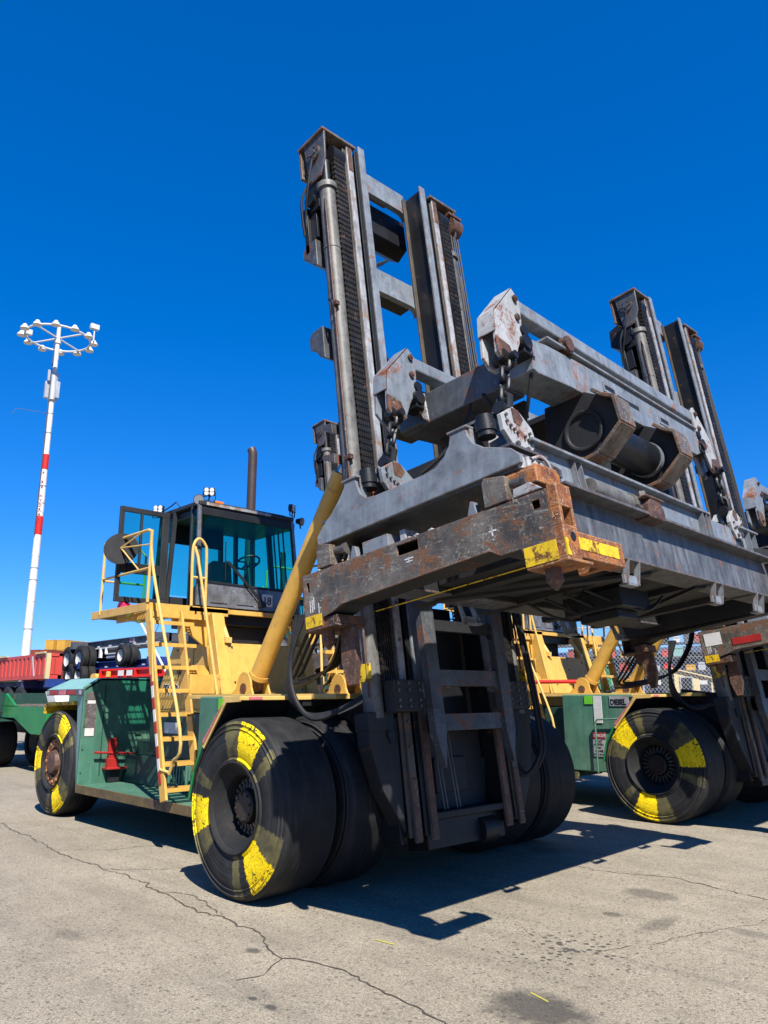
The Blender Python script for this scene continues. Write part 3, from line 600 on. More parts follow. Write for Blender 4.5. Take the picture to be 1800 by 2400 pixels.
# glazing
def pane(q, name='window', e=.012):
    n = (Vector(q[1])-Vector(q[0])).cross(Vector(q[2])-Vector(q[0])).normalized()*e
    return MB().add([tuple(q[i]) for i in range(4)]+[tuple(Vector(p)-n) for p in q], [(0, 1, 2, 3), (7, 6, 5, 4), (0, 4, 5, 1), (1, 5, 6, 2), (2, 6, 7, 3), (3, 7, 4, 0)]).build(name, 'glass', cab, bev=0)
pane([cabpt(CX1-.01, CY0+.03, 3.57), cabpt(CX1-.01, CY1-.03, 3.54), cabpt(CX1-.01, CY1-.03, CZ2), cabpt(CX1-.01, CY0+.03, CZ2)], 'windscreen')
pane([cabpt(CX0, CY0+.04, 3.5), cabpt(CX0, CY1-.04, 3.5), cabpt(CX0, CY1-.04, CZ2-.05), cabpt(CX0, CY0+.04, CZ2-.05)])
pane([cabpt(CX1-.06, CY1-.01, 3.45), cabpt(-10.6, CY1-.01, 3.45), cabpt(-10.6, CY1-.01, CZ2-.05), cabpt(CX1-.06, CY1-.01, CZ2-.05)])
pane([cabpt(-10.65, CY1-.01, 3.45), cabpt(CX0+.04, CY1-.01, 3.45), cabpt(CX0+.04, CY1-.01, CZ2-.05), cabpt(-10.65, CY1-.01, CZ2-.05)])
pane([cabpt(CX1-.04, CY0+.005, 3.45), cabpt(-10.2, CY0+.005, 3.5), cabpt(-10.2, CY0+.005, CZ2-.05), cabpt(CX1-.04, CY0+.005, CZ2-.05)], 'quarter_window')
pane([cabpt(-10.95, CY0+.005, 3.5), cabpt(CX0+.04, CY0+.005, 3.5), cabpt(CX0+.04, CY0+.005, CZ2-.05), cabpt(-10.95, CY0+.005, CZ2-.05)])
# frame strips
b = MB(); q = [cabpt(CX1, CY0+.03, 3.57), cabpt(CX1, CY1-.03, 3.54), cabpt(CX1, CY1-.03, CZ2-.02), cabpt(CX1, CY0+.03, CZ2-.02)]
for i in range(4): b.bar(q[i], q[(i+1) % 4], .03, .03, up=(1, 0, .1))
b.build('windscreen_seal', 'black', cab, bev=0)
b = MB()
for z in (3.47,): b.box(CX0-.02, CX0+.03, CY0, CY1, 3.18, z)
b.box(CX0, CX1, CY1-.03, CY1, 3.18, 3.44); b.box(CX0, -10.9, CY0, CY0+.03, 3.18, 3.5)
b.prism([(-10.2, 3.18), (CX1, 3.18), (CX1, 3.56), (-10.2, 3.42)], 'y', CY0, CY0+.03); b.build('lower_panel', 'cabframe', cab)
b = MB()
for i in range(4): b.bar(cabpt(-10.2-i*.13, CY1-.03, 3.44), cabpt(-10.2-i*.13, CY1-.03, CZ2-.02), .02, .02, up=(1, 0, 0))
b.bar(cabpt(-10.62, CY1-.02, 3.44), cabpt(-10.62, CY1-.02, CZ2), .09, .05, up=(1, 0, 0)); b.bar(cabpt(CX0, 6.95, 3.44), cabpt(CX0, 6.95, CZ2), .09, .05, up=(0, 1, 0)); b.bar(cabpt(CX0, 7.25, 3.44), cabpt(CX0, 7.25, CZ2), .08, .05, up=(0, 1, 0))
b.build('window_bars', 'black', cab, bev=0)
b = MB(); b.box(CX0+.05, CX1-.1, CY0+.05, CY1-.05, CZ2-.14, CZ2-.03); b.box(CX0+.03, CX0+.08, 5.9, 6.9, CZ2-.4, CZ2-.1); b.build('headliner', 'black', cab)
b = MB(); b.box(-10.95, -10.35, 6.35, 6.95, 3.22, 3.5); b.build('seat_base', 'black', cab)
b = MB(); b.box(-10.85, -10.4, 6.35, 6.9, 3.5, 3.6); b.prism([(6.38, 3.6), (6.87, 3.6), (6.82, 4.0), (6.75, 4.06), (6.5, 4.06), (6.43, 4.0)], 'x', -10.92, -10.80); b.build('seat', 'seat', cab, bev=.03)
b = MB(); c0 = Vector((-10.22, 6.75, 3.98)); nn = Vector((-.45, 0, .9)).normalized(); a_ = Vector((0, 1, 0)); c_ = nn.cross(a_)
b.tube([c0+a_*.19*math.cos(t*math.pi/12)+c_*.19*math.sin(t*math.pi/12) for t in range(24)], .016, 8, True); b.cyl(c0, (-10.1, 6.75, 3.45), .035); b.tube([c0-a_*.18, c0+a_*.18], .014); b.tube([c0, c0+c_*.18], .014)
b.build('steering_wheel', 'black', cab, bev=0)
b = MB(); b.box(-10.18, -10.03, 6.5, 7.2, 3.42, 3.58); b.box(-10.6, -10.1, 7.2, 7.45, 3.4, 3.6); b.build('dashboard', 'cabgrey', cab, bev=.02)
b = MB(); w0 = Vector((-9.93, 6.86, 3.30)); b.bar(w0, (-10.0, 6.22, 3.92), .012, .02); b.bar((-9.945, 6.90, 3.31), (-10.01, 6.27, 3.92), .012, .018); b.bar((-10.015, 6.22, 3.62), (-10.04, 6.22, 4.22), .015, .012, up=(0, 1, 0)); b.box(-9.98, -9.93, 6.80, 6.93, 3.25, 3.33); b.build('wiper', 'black', cab, bev=0)
b = MB(); b.box(CX1-.01, CX1+.04, CY0-.15, CY1+.2, 3.10, 3.17); b.build('cab_support_beam', 'yellow', H)
b = MB(); b.box(-11.2, -10.05, 6.0, 7.4, 2.95, 3.12); b.box(-11.0, -10.2, 6.2, 7.2, 2.7, 2.95); b.build('cab_underframe', 'black', H, bev=.01)
for s in (-1, 1):
    y = 5.98 if s < 0 else 7.42
    b = MB(); b.cyl((-9.94, y+.14*-s, 3.05), (-9.72, y+.14*-s, 2.72), .035); b.box(-9.76, -9.68, y+.14*-s-.05, y+.14*-s+.05, 2.66, 2.74); b.build('cab_damper', 'yellowrail', H, bev=0)
# door swung open
b = MB(); dx = -10.93
b.frame('x', (4.92, 5.70, 3.30, 4.74), (4.99, 5.62, 3.86, 4.66), dx-.03, dx+.02) if False else None
for r in ((4.90, 5.72, 3.28, 3.36), (4.90, 5.72, 4.66, 4.74), (4.90, 4.97, 3.36, 4.66), (5.60, 5.72, 3.36, 4.66), (4.97, 5.60, 3.72, 3.88), (5.24, 5.275, 3.88, 4.66)): b.box(dx-.03, dx+.02, *r)
dr = b.build('open_door', 'cabframe', H, bev=.008)
for nm, r in (('door_window', (4.96, 5.61, 3.87, 4.67)), ('door_window', (4.96, 5.61, 3.35, 3.73))):
    b = MB(); b.box(dx-.008, dx+.002, *r); b.build(nm, 'glass', dr, bev=0)
b = MB(); b.box(dx+.02, dx+.06, 5.05, 5.12, 3.75, 3.85); b.box(dx+.02, dx+.05, 5.3, 5.34, 3.72, 3.78); b.build('door_latch', 'black', dr)
# lamps
def lamp(p, r, d, name='round_work_lamp'):
    p = Vector(p); d = Vector(d).normalized(); b = MB(); b.cyl(p-d*.08, p+d*.03, r*.6, r, n=24); b.cyl(p+Vector((0, 0, -r-.05)), p-d*.03, .012, n=8); l = b.build(name, 'black', H, bev=0)
    b = MB(); b.cyl(p+d*.02, p+d*.034, r*.86, n=24); b.build('lens', 'lensgrey', l, bev=0)
def led(p, d):
    p = Vector(p); d = Vector(d).normalized(); sd = d.cross(Vector((0, 0, 1))).normalized(); u = sd.cross(d)
    b = MB(fmat(p, sd, d, u)); b.box(-.085, .085, -.06, 0, -.06, .06); b.box(-.06, .06, -.08, -.06, -.05, .05); b.cyl((0, -.03, -.06), (0, -.03, -.14), .012, n=8); b.box(-.10, -.088, -.04, -.02, -.13, 0); b.box(.088, .10, -.04, -.02, -.13, 0); b.box(-.10, .10, -.04, -.02, -.14, -.13)
    l = b.build('square_work_lamp', 'black', H, bev=.006)
    b = MB(fmat(p, sd, d, u))
    for x in (-.04, .04):
        for z in (-.026, .026): b.cyl((x, -.004, z), (x, .008, z), .034, n=14)
    b.build('lens', 'lens', l, bev=0)
D1 = (.8, -.55, -.15)
lamp((-10.12, 5.76, CZ2+.08), .085, (.8, -.5, .0)); led((-10.1, 5.92, CZ2+.24), D1); led((-11.15, 5.62, CZ2+.10), (.6, -.8, 0))
lamp((-10.05, 7.66, CZ2+.02), .07, (.9, .3, -.2)); led((-10.1, 7.55, CZ2+.24), (.9, .5, 0))
b = MB(); b.box(-10.2, -10.13, 6.05, 6.22, CZ2+.07, CZ2+.13); b.build('orange_beacon', 'orange', cab, bev=.02)
b = MB(); b.tube(smooth([(-10.12, 5.92, CZ2+.12), (-10.16, 5.98, CZ2+.2), (-10.2, 5.85, CZ2+.15), (-10.3, 5.8, CZ2+.08)], 5), .008); b.tube([(-11.1, 5.66, CZ2+.04), (-10.9, 5.72, CZ2+.12), (-10.75, 5.72, CZ2+.16), (-10.7, 5.76, CZ2+.08)], .01); b.build('lamp_cable', 'black', cab, bev=0)
# exhaust
b = MB(); b.cyl((-11.85, 7.85, 2.3), (-11.85, 7.85, 6.40), .085, n=24); b.tube(smooth([(-11.85, 7.85, 6.38), (-11.855, 7.845, 6.46), (-11.88, 7.835, 6.52)], 4), .085, 20); b.build('exhaust_pipe', 'exhaust', H, bev=0)
b = MB(); b.cyl((-10.6, 7.2, 2.66), (-10.6, 7.2, 2.85), .1); b.tube(smooth([(-10.6, 7.2, 2.8), (-10.6, 7.0, 2.95), (-10.7, 6.7, 2.98)], 5), .09, 14); b.build('air_intake_elbow', 'black', H, bev=0)

# ---------------------------------------------------------------- mast
TM = R(7.6); MU = Vector((math.cos(TM), 0, math.sin(TM))); MM = Vector((-math.sin(TM), 0, math.cos(TM)))
MF = fmat((-5.56, 6.62, .5), MU, (0, 1, 0), MM)
def mb(): return MB(MF)
b = mb()
b.box(-.50, -.46, -.92, .92, .2, .6); mast = b.build('mast', 'dark', H, loc=None)
for s in (-1, 1):
    sp_ = sorted
    # outer stage rail: front flange, web, rear flange
    b = mb(); b.box(-.03, 0, s*.79, s*.885, 1.45, 8.66); b.build('outer_rail', 'mastlight', mast); b = mb(); b.box(-.34, -.031, s*.80, s*.83, .05, 8.66); b.box(-.37, -.34, s*.76, s*.93, .05, 8.66); b.box(-.055, -.031, s*.77, s*.935, .05, 8.62); b.build('outer_rail_web', 'railbrown', mast)
    b = mb(); b.box(-.028, .002, s*.55, s*.66, 1.45, 8.78); b.build('inner_rail', 'steel2', mast); b = mb(); b.box(-.34, -.0285, s*.60, s*.63, .05, 8.76); b.box(-.05, -.0285, s*.57, s*.72, .05, 8.70); b.build('inner_rail_web', 'dark', mast); b = mb(); b.box(-.37, -.34, s*.54, s*.73, .05, 8.78); b.build('inner_rail_rear_flange', 'railbrown', mast)
    b = mb(); b.box(-.03, 0, s*.79, s*.885, 0, 1.45); b.cut(); b.box(-.028, .002, s*.55, s*.66, 0, 1.45); b.each('lower_rail', 'railbrown', mast)  # lower rail lengths coloured darker for the shade on the lower mast
    b = mb(); b.box(.002, .012, s*.56, s*.65, .02, 1.05); b.cut(); b.box(.0, .010, s*.795, s*.88, .02, .6); b.each('wear_strip', 'rustbrown', mast)
    b = mb(); b.box(-.455, -.04, s*.63, s*.80, .3, 8.6) if False else b.box(-.40, -.12, s*.64, s*.79, 1.0, 8.55); b.build('inner_channel', 'dark', mast)
    # cap and side plate with sheave
    b = mb(); b.box(-.50, .03, s*.74, s*1.32, 8.66, 8.70); b.box(-.50, -.46, s*.92, s*1.30, 8.2, 8.66); b.build('mast_cap', 'scraped', mast); b = mb(); b.box(-.02, .005, s*.80, s*.875, 8.25, 8.64); b.build('rust_patch', 'rustbrown', mast)
    b = mb(); b.prism([(-.40, 8.66), (.02, 8.66), (.0, 8.25), (-.12, 8.02), (-.34, 8.0), (-.36, 8.2)], 'y', s*1.26, s*1.29); b.cyl((-.2, s*1.25, 8.42), (-.2, s*1.32, 8.42), .12, n=28); b.cyl((-.2, s*1.32, 8.42), (-.2, s*1.34, 8.42), .05, n=14)
    for k in range(6): b.cyl((-.2+.085*math.cos(k), s*1.3, 8.42+.085*math.sin(k)), (-.2+.085*math.cos(k), s*1.335, 8.42+.085*math.sin(k)), .016, n=6)
    b.build('sheave_plate', 'steel', mast)
    b = mb(); b.cyl((-.15, s*.93, 8.42), (-.15, s*1.13, 8.42), .17, n=28); b.box(-.42, -.3, s*.95, s*1.25, 7.2, 8.1); b.box(-.5, -.42, s*1.0, s*1.3, 7.0, 7.7); b.cyl((-.33, s*1.24, 7.75), (-.33, s*1.33, 7.75), .09); b.box(-.40, -.2, s*1.22, s*1.27, 7.6, 8.0); b.build('sheave_block', 'dark', mast)
    # lift cylinder
    b = mb(); b.cyl((-.13, s*1.18, 1.2), (-.13, s*1.18, 7.85), .105, n=32); b.cyl((-.13, s*1.18, 7.82), (-.13, s*1.18, 7.9), .135, n=32); b.cyl((-.13, s*1.18, 6.9), (-.13, s*1.18, 6.93), .112, n=32); lc = b.build('lift_cylinder', 'cyl', mast, bev=0)
    b = mb(); b.cyl((-.13, s*1.18, 7.85), (-.13, s*1.18, 8.3), .06, n=20); b.build('piston_rod', 'chrome', lc, bev=0) if False else b.build('lift_cylinder_rod', 'dark', mast, bev=0)
    b = mb(); b.tube([(-.05, s*1.30, 1.4), (-.05, s*1.30, 7.5), (-.1, s*1.25, 7.7)], .013, 6); b.box(-.1, 0, s*1.26, s*1.32, 6.0, 6.05); b.box(-.1, 0, s*1.26, s*1.32, 4.0, 4.05); b.build('hydraulic_pipe', 'rustbrown', mast, bev=0)
    # leaf chain
    b = mb(); n = 6; w = .19/n
    for j in range(n):
        v0 = .94+j*w; m0 = 1.5
        while m0 < 8.48:
            b.box(-.06, -.002, s*v0, s*(v0+w*.5), m0, m0+.064); b.box(-.06, -.010, s*v0, s*(v0+w*.5), m0+.064, m0+.078); m0 += .078
    m0 = 1.5
    while m0 < 8.48: b.box(-.055, -.012, s*.942, s*1.128, m0+.020, m0+.058); m0 += .078
    b.box(-.08, -.045, s*.94, s*1.12, 1.5, 8.5); b.build('leaf_chain', 'chain', mast, bev=0)
    b = mb(); b.box(-.13, .0, s*.955, s*1.1, 1.30, 1.56); b.cyl((-.06, s*1.03, .95), (-.06, s*1.03, 1.32), .045); b.cyl((-.06, s*1.03, 1.0), (-.06, s*1.03, 1.06), .07, n=6); b.build('chain_anchor', 'dark', mast)
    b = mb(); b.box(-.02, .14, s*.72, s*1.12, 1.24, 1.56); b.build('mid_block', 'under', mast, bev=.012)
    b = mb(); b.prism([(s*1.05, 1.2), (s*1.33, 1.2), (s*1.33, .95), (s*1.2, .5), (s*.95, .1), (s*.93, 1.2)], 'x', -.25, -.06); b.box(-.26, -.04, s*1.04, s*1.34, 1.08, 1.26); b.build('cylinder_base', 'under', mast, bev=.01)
    b = mb(); b.cyl((-.05, s*1.33, 1.62), (-.05, s*1.36, 1.62), .06, n=12) if False else b.box(-.16, -.0, s*1.285, s*1.31, 1.56, 1.74); b.build('yellow_guard', 'brightyellow', mast)
    # brackets on the outer side, behind the cylinder
    for m0, h_ in ((6.84, .30), (5.52, .34)):
        b = mb(); b.prism([(-.30, m0+h_), (-.50, m0+h_), (-.56, m0+h_-.07), (-.56, m0+.12), (-.44, m0+.04), (-.40, m0-.04), (-.30, m0-.1)], 'y', s*.95, s*1.30); b.build('side_bracket', 'steel', mast, bev=.01)
    for m0 in (4.20, 4.58):
        b = mb(); b.prism([(-.28, m0-.16), (-.46, m0-.06), (-.50, m0-.02), (-.46, m0+.0), (-.28, m0-.04)], 'y', s*.9, s*1.30); b.build('side_bracket', 'steel', mast)
    b = mb(); b.box(-.40, -.35, s*.95, s*1.1, 3.9, 4.65); b.build('bracket_web', 'steel', mast)
def crossbeam(m0, m1, u0, u1, arch=.12, mat='steel2', half=.60):
    b = mb()
    up = [(-half, m1)]+[(half, m1)]
    lo = [(half, m0-arch)]+arc((half-arch, m0-arch), arch, 0, 90, 5)[1:]+arc((-half+arch, m0-arch), arch, 90, 180, 5)
    b.prism(up+lo, 'x', u0, u1)
    return b.build('cross_beam', mat, mast)
crossbeam(8.55, 8.88, -.46, -.375); crossbeam(6.88, 7.24, -.46, -.375)
b = mb(); b.box(-.95, -.46, -.55, .55, 8.92, 8.96) if False else b.box(-.75, -.54, -.55, .55, 8.88, 8.94); b.build('cross_beam_shelf', 'rustbrown', mast)
b = mb(); b.prism([(-.60, 8.62), (-.95, 8.50), (-.98, 8.16), (-.80, 8.02), (-.60, 8.12)], 'y', -.62, .80); b.build('carriage_top_beam', 'dark', mast, bev=.01)
b = mb(); b.box(-.7, -.46, -.58, .58, 6.93, 6.98); b.cut(); b.bar((-.6, -.5, 6.9), (-.75, .5, 5.6), .03, .12, up=(1, 0, 0)); b.cut(); b.bar((-.62, -.5, 7.1), (-.80, .5, 7.9), .03, .14, up=(1, 0, 0)); b.each('diagonal_brace', 'under', mast)
b = mb(); b.bar((-.6, -.5, 5.3), (-.7, .5, 3.2), .04, .12, up=(1, 0, 0)); b.cut(); b.bar((-.62, -.5, 3.2), (-.70, .5, 4.4), .04, .12, up=(1, 0, 0)); b.cut(); b.box(-.75, -.5, -.55, .55, 4.9, 5.2); b.cut(); b.box(-.75, -.5, -.55, .55, 3.0, 3.4); b.each('diagonal_brace', 'under', mast)
for k_, pts in enumerate(([(-.2, -1.34, 8.3), (-.3, -1.36, 7.9), (-.45, -1.3, 7.5), (-.42, -1.25, 7.0)], [(-.3, -1.3, 8.05), (-.42, -1.38, 7.75), (-.5, -1.3, 7.3)], [(-.05, -1.33, 5.9), (-.03, -1.36, 6.02), (-.1, -1.34, 6.1)], [(-.05, -1.33, 3.9), (-.1, -1.38, 3.3), (-.02, -1.30, 2.6)])):
    b = mb(); b.tube(smooth(pts, 6), .017, 8); b.build('hydraulic_hose', 'rubber', mast, bev=0)
b = mb()
for s in (-1, 1):
    for m_ in (.12, .35, .9, 1.15, 1.3, 1.5, 2.0, 2.4):
        b.cyl((.0, s*.84, m_), (.016, s*.84, m_), .016, n=6)
    for m_ in (1.29, 1.35, 1.45, 1.52):
        for v_ in (.77, .92, 1.07): b.cyl((.14, s*v_, m_), (.156, s*v_, m_), .016, n=6)
b.build('rail_bolts', 'pin', mast, bev=0)
for v_ in ():
    b = mb(); b.tube(smooth([(-.05, v_, 2.6), (.0, v_+.03, 1.9), (-.06, v_-.02, 1.3), (-.12, v_+.02, .9)], 6), .02, 8); b.build('hydraulic_hose', 'rubber', mast, bev=0)
# lower carriage between the rails
b = mb()
for s in (-1, 1): b.cut(); b.prism([(s*.70, 2.55), (s*.50, 2.55), (s*.50, 1.02), (s*.56, .66), (s*.66, 1.0)], 'x', .12, .22)
b.each('carriage_post', 'steel', mast)
crossbeam(1.49, 1.66, .12, .18, .07, 'steel', .50); crossbeam(1.03, 1.20, .12, .18, .07, 'steel', .50); crossbeam(2.08, 2.2, .12, .18, .05, 'under', .50)
b = mb(); b.box(-.30, -.24, -.56, .56, .25, 1.06); b.box(-.30, -.02, -.56, .56, .18, .25); b.box(-.26, -.20, -.3, .22, .42, .78); b.build('carriage_plate', 'under', mast, bev=.015)
b = mb()
for y in (-.32, -.27, -.12, -.07): b.cyl((-.1, y, .26), (-.16, y, 1.05), .008, n=6)
b.build('thin_pipes', 'pin', mast, bev=0)
b = mb(); b.box(-.4, -.1, -.62, .62, -.1, .18); b.cyl((-.15, .2, .0), (-.15, .45, .0), .14); b.cut(); b.box(-.4, -.3, -.5, .5, 1.25, 2.3); b.cut(); b.box(-.6, -.4, .1, .5, 1.2, 2.5); b.each('carriage_foot', 'dark', mast, bev=.01)
# side mounting plates of the mast
for s in (-1, 1):
    b = mb(); b.prism([(-.5, 0), (-.1, 0), (-.1, 1.3), (-.9, 1.5), (-1.0, .6)], 'y', s*.95, s*1.0); b.build('mast_mount_plate', 'dark', mast)
# hoses and cables on the far side
b = mb()
for i, v in enumerate((1.22, 1.27, 1.32, 1.37)): b.tube([(-.06, v-.02*i*0, 8.42), (.0, v-.05, 5.5), (.02, v-.12, 2.0+.1*i)], .012, 6)
b.build('lift_hose', 'rubber', mast, bev=0)
b = mb(); b.box(-.25, .03, 1.14, 1.42, 8.56, 8.60); b.cyl((-.1, 1.2, 8.42), (-.1, 1.4, 8.42), .16, n=24); b.build('hose_sheave', 'rustbrown', mast, bev=0)
b = mb()
for v in (1.18, 1.25): b.tube(smooth([(.05, v, 2.6), (.08, v+.05, 1.9), (.1, v+.08, 1.2), (.12, v+.02, .75), (.02, v-.2, .5), (-.1, v-.3, .7)], 6), .024, 8)
b.build('hose_loop', 'rubber', mast, bev=0)

# ---------------------------------------------------------------- hoist linkage (part of the handler) and spreader (hangs on chains)
YW, TS = R(2.9), R(7.5)
SU = Vector((math.cos(YW)*math.cos(TS), math.sin(YW)*math.cos(TS), math.sin(TS))); SV = Vector((-math.sin(YW), math.cos(YW), 0)); SW = SU.cross(SV)
SO = Vector((-4.937, 3.8, 2.834)); SF = fmat(SO, SU, SV, SW)
def sb(): return MB(SF)
HC = 2.64
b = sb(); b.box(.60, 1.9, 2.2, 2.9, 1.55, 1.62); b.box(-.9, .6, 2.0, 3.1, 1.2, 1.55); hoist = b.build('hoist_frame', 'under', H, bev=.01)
PP = [(.79, 2.08), (.88, 2.0), (.865, 1.80), (.83, 1.64), (.74, 1.50), (.66, 1.34), (.59, 1.285), (.50, 1.285), (.42, 1.36), (.44, 1.55), (.47, 1.74)]
for u, mt in ((.75, 'steel2'), (1.90, 'whitesteel')):
    for s in (-1, 1):
        Y = (lambda v: v) if s < 0 else (lambda v: 2*HC-v)
        b = sb(); b.prism([(Y(p), w) for p, w in PP], 'x', u-.03, u); b.prism([(Y(p), w) for p, w in PP], 'x', u-.16, u-.13)
        # closing strip round the outer edge
        for i in (8, 9, 10):
            a, c = PP[i], PP[(i+1) % 11]
            if i == 10: c = PP[0]
            if i == 8: continue
            b.add([(u-.16, Y(a[0]), a[1]), (u, Y(a[0]), a[1]), (u, Y(c[0]), c[1]), (u-.16, Y(c[0]), c[1]), (u-.16, Y(a[0])-.012*s*-1, a[1]), (u, Y(a[0])-.012*s*-1, a[1]), (u, Y(c[0])-.012*s*-1, c[1]), (u-.16, Y(c[0])-.012*s*-1, c[1])],
                  [(0, 1, 2, 3), (7, 6, 5, 4), (0, 4, 5, 1), (2, 6, 7, 3)])
        ep = b.build('end_plate', mt, H, bev=.008)
        b = sb(); b.prism([(Y(p), w) for p, w in [(.66, 1.335), (.59, 1.28), (.50, 1.28), (.415, 1.36), (.425, 1.50), (.60, 1.47)]], 'x', u+.0005, u+.006); b.build('rust_patch', 'rustbrown', ep, bev=0)
        b = sb()
        for p, w in ((.80, 1.98), (.79, 1.80), (.53, 1.36)): b.cyl((u-.02, Y(p), w), (u+.022, Y(p), w), .03, n=14); b.cyl((u+.02, Y(p), w), (u+.03, Y(p), w), .014, n=8); b.cut()
        b.each('pin', 'rustbrown', ep, bev=0)
        # hinge barrel where the box beam meets the plate
        b = sb(); b.cyl((u-.2, Y(.84), 1.58), (u+.04, Y(.84), 1.58), .065, n=16); b.cyl((u-.02, Y(.86), 1.7), (u+.02, Y(.86), 1.7), .05, n=12); b.box(u-.14, u+.02, Y(.80), Y(.93), 1.48, 1.56); b.build('hinge_barrel', 'dark', H)
    b = sb(); b.bar((u-.08, .82, 1.955), (u-.08, 2*HC-.82, 1.955), .13, .13, up=(0, 0, 1)); b.build('upper_link_bar', 'steel2', H, bev=.015)
    b = sb(); b.cyl((u-.22, .95, 1.80), (u-.22, 2.0, 1.80), .05, n=16); b.cyl((u-.22, 1.35, 1.80), (u-.22, 2.9, 1.80), .085, n=20); b.cyl((u-.22, 3.2, 1.84), (u-.22, 3.9, 1.84), .06, n=20); b.build('shift_cylinder', 'cyl', H, bev=0)
    # lateral box beam, chamfered ends
    e = 4.55; zt = 1.72
    b = sb(); b.prism([(.93, 1.38), (1.0, 1.36), (1.5, 1.40), (e-.3, 1.42), (e-.05, 1.52), (e, 1.66), (e-.15, zt+.03), (2.3, zt+.03), (1.2, zt-.02), (.93, 1.66)], 'x', u-.32, u-.0); bm_ = b.build('lateral_box_beam', 'steel2' if u > 1 else 'steel', H, bev=.008)
    b = sb(); b.box(u-.34, u+.03, 1.2, e-.2, zt+.03, zt+.055); b.build('beam_flange', 'steel2', bm_)
    for v in (2.15, 3.35):
        b = sb(); b.frame('x', (v, v+.26, 1.56, 1.66), (v+.03, v+.23, 1.585, 1.635), u+.0, u+.008); b.build('slot_frame', 'steel2', bm_, bev=0)
        b = sb(); b.box(u+.0, u+.003, v+.03, v+.23, 1.585, 1.635); b.build('slot_opening', 'black', bm_, bev=0)
    b = sb(); b.cyl((u-.02, 1.55, zt+.10), (u+.05, 1.55, zt+.10), .075, n=20); b.box(u-.1, u+.02, 1.45, 1.65, zt+.03, zt+.09); b.build('cylinder_lug', 'rustbrown', bm_)
for v in (.92, 4.05):
    b = sb(); b.box(.72, 1.60, v, v+.32, 1.345, 1.64); b.build('longitudinal_box_beam', 'steel', H, bev=.012)
    b = sb(); b.prism([(.70, 1.62), (.78, 1.64), (.80, 1.34), (.74, 1.40), (.66, 1.55)], 'y', v-.02, v); b.cyl((.73, v-.05, 1.58), (.73, v+.0, 1.58), .035, n=14); b.build('pivot_gusset', 'whitesteel', H)
b = sb(); b.prism([(.60, 1.1), (1.55, 1.2), (1.55, 1.36), (.60, 1.36)], 'y', 1.3, 1.34); b.cut(); b.prism([(.60, 1.1), (1.55, 1.2), (1.55, 1.36), (.60, 1.36)], 'y', 3.9, 3.94); b.cut(); b.bar((.6, 1.4, 1.0), (-.9, 2.0, .5), .1, .12); b.cut(); b.bar((.6, 3.6, 1.0), (-.9, 3.2, .5), .1, .12); b.each('hoist_brace', 'under', H)
# swivel housings with the large tube; plates and collars coloured dark for their shade
for v in (1.72, 2.93):
    poly = [(1.45, .96), (1.50, 1.42), (1.90, 1.42), (2.05, 1.32), (2.17, 1.22), (2.19, .99), (1.97, .81), (1.84, .79)]
    b = sb(); b.prism(poly, 'y', v, v+.03); hp = b.build('swivel_plate', 'under', H, bev=.006)
    b = sb(); cc = (2.10, 1.27)
    path = [(2.02, 1.36), (2.10, 1.28), (2.20, 1.22), (2.22, .98), (1.98, .79), (1.84, .77), (1.5, .93)]
    for a, c in zip(path, path[1:]): b.bar((a[0], v+.02, a[1]), (c[0], v+.02, c[1]), .26, .035, up=(0.01, 0, 1) if abs(a[1]-c[1]) < .12 else (1, 0, .02))
    b.build('plate_flange', 'scraped', hp)
    b = sb(); ring = [(1.84+.17*math.cos(t*math.pi/16), v-.01, 1.06+.17*math.sin(t*math.pi/16)) for t in range(32)]; b.tube(ring, .022, 8, True); b.cyl((1.84, v-.005, 1.06), (1.84, v+.01, 1.06), .155, n=32); b.build('tube_collar', 'under', hp, bev=0)
b = sb(); b.cyl((1.86, 1.75, 1.05), (1.86, 3.3, 1.05), .165, n=40); b.build('large_pivot_tube', 'dark', H, bev=0)
b = sb(); b.cyl((1.86, 2.84, 1.05), (1.86, 2.90, 1.05), .175, n=40); b.build('tube_ring', 'steel2', H, bev=0)

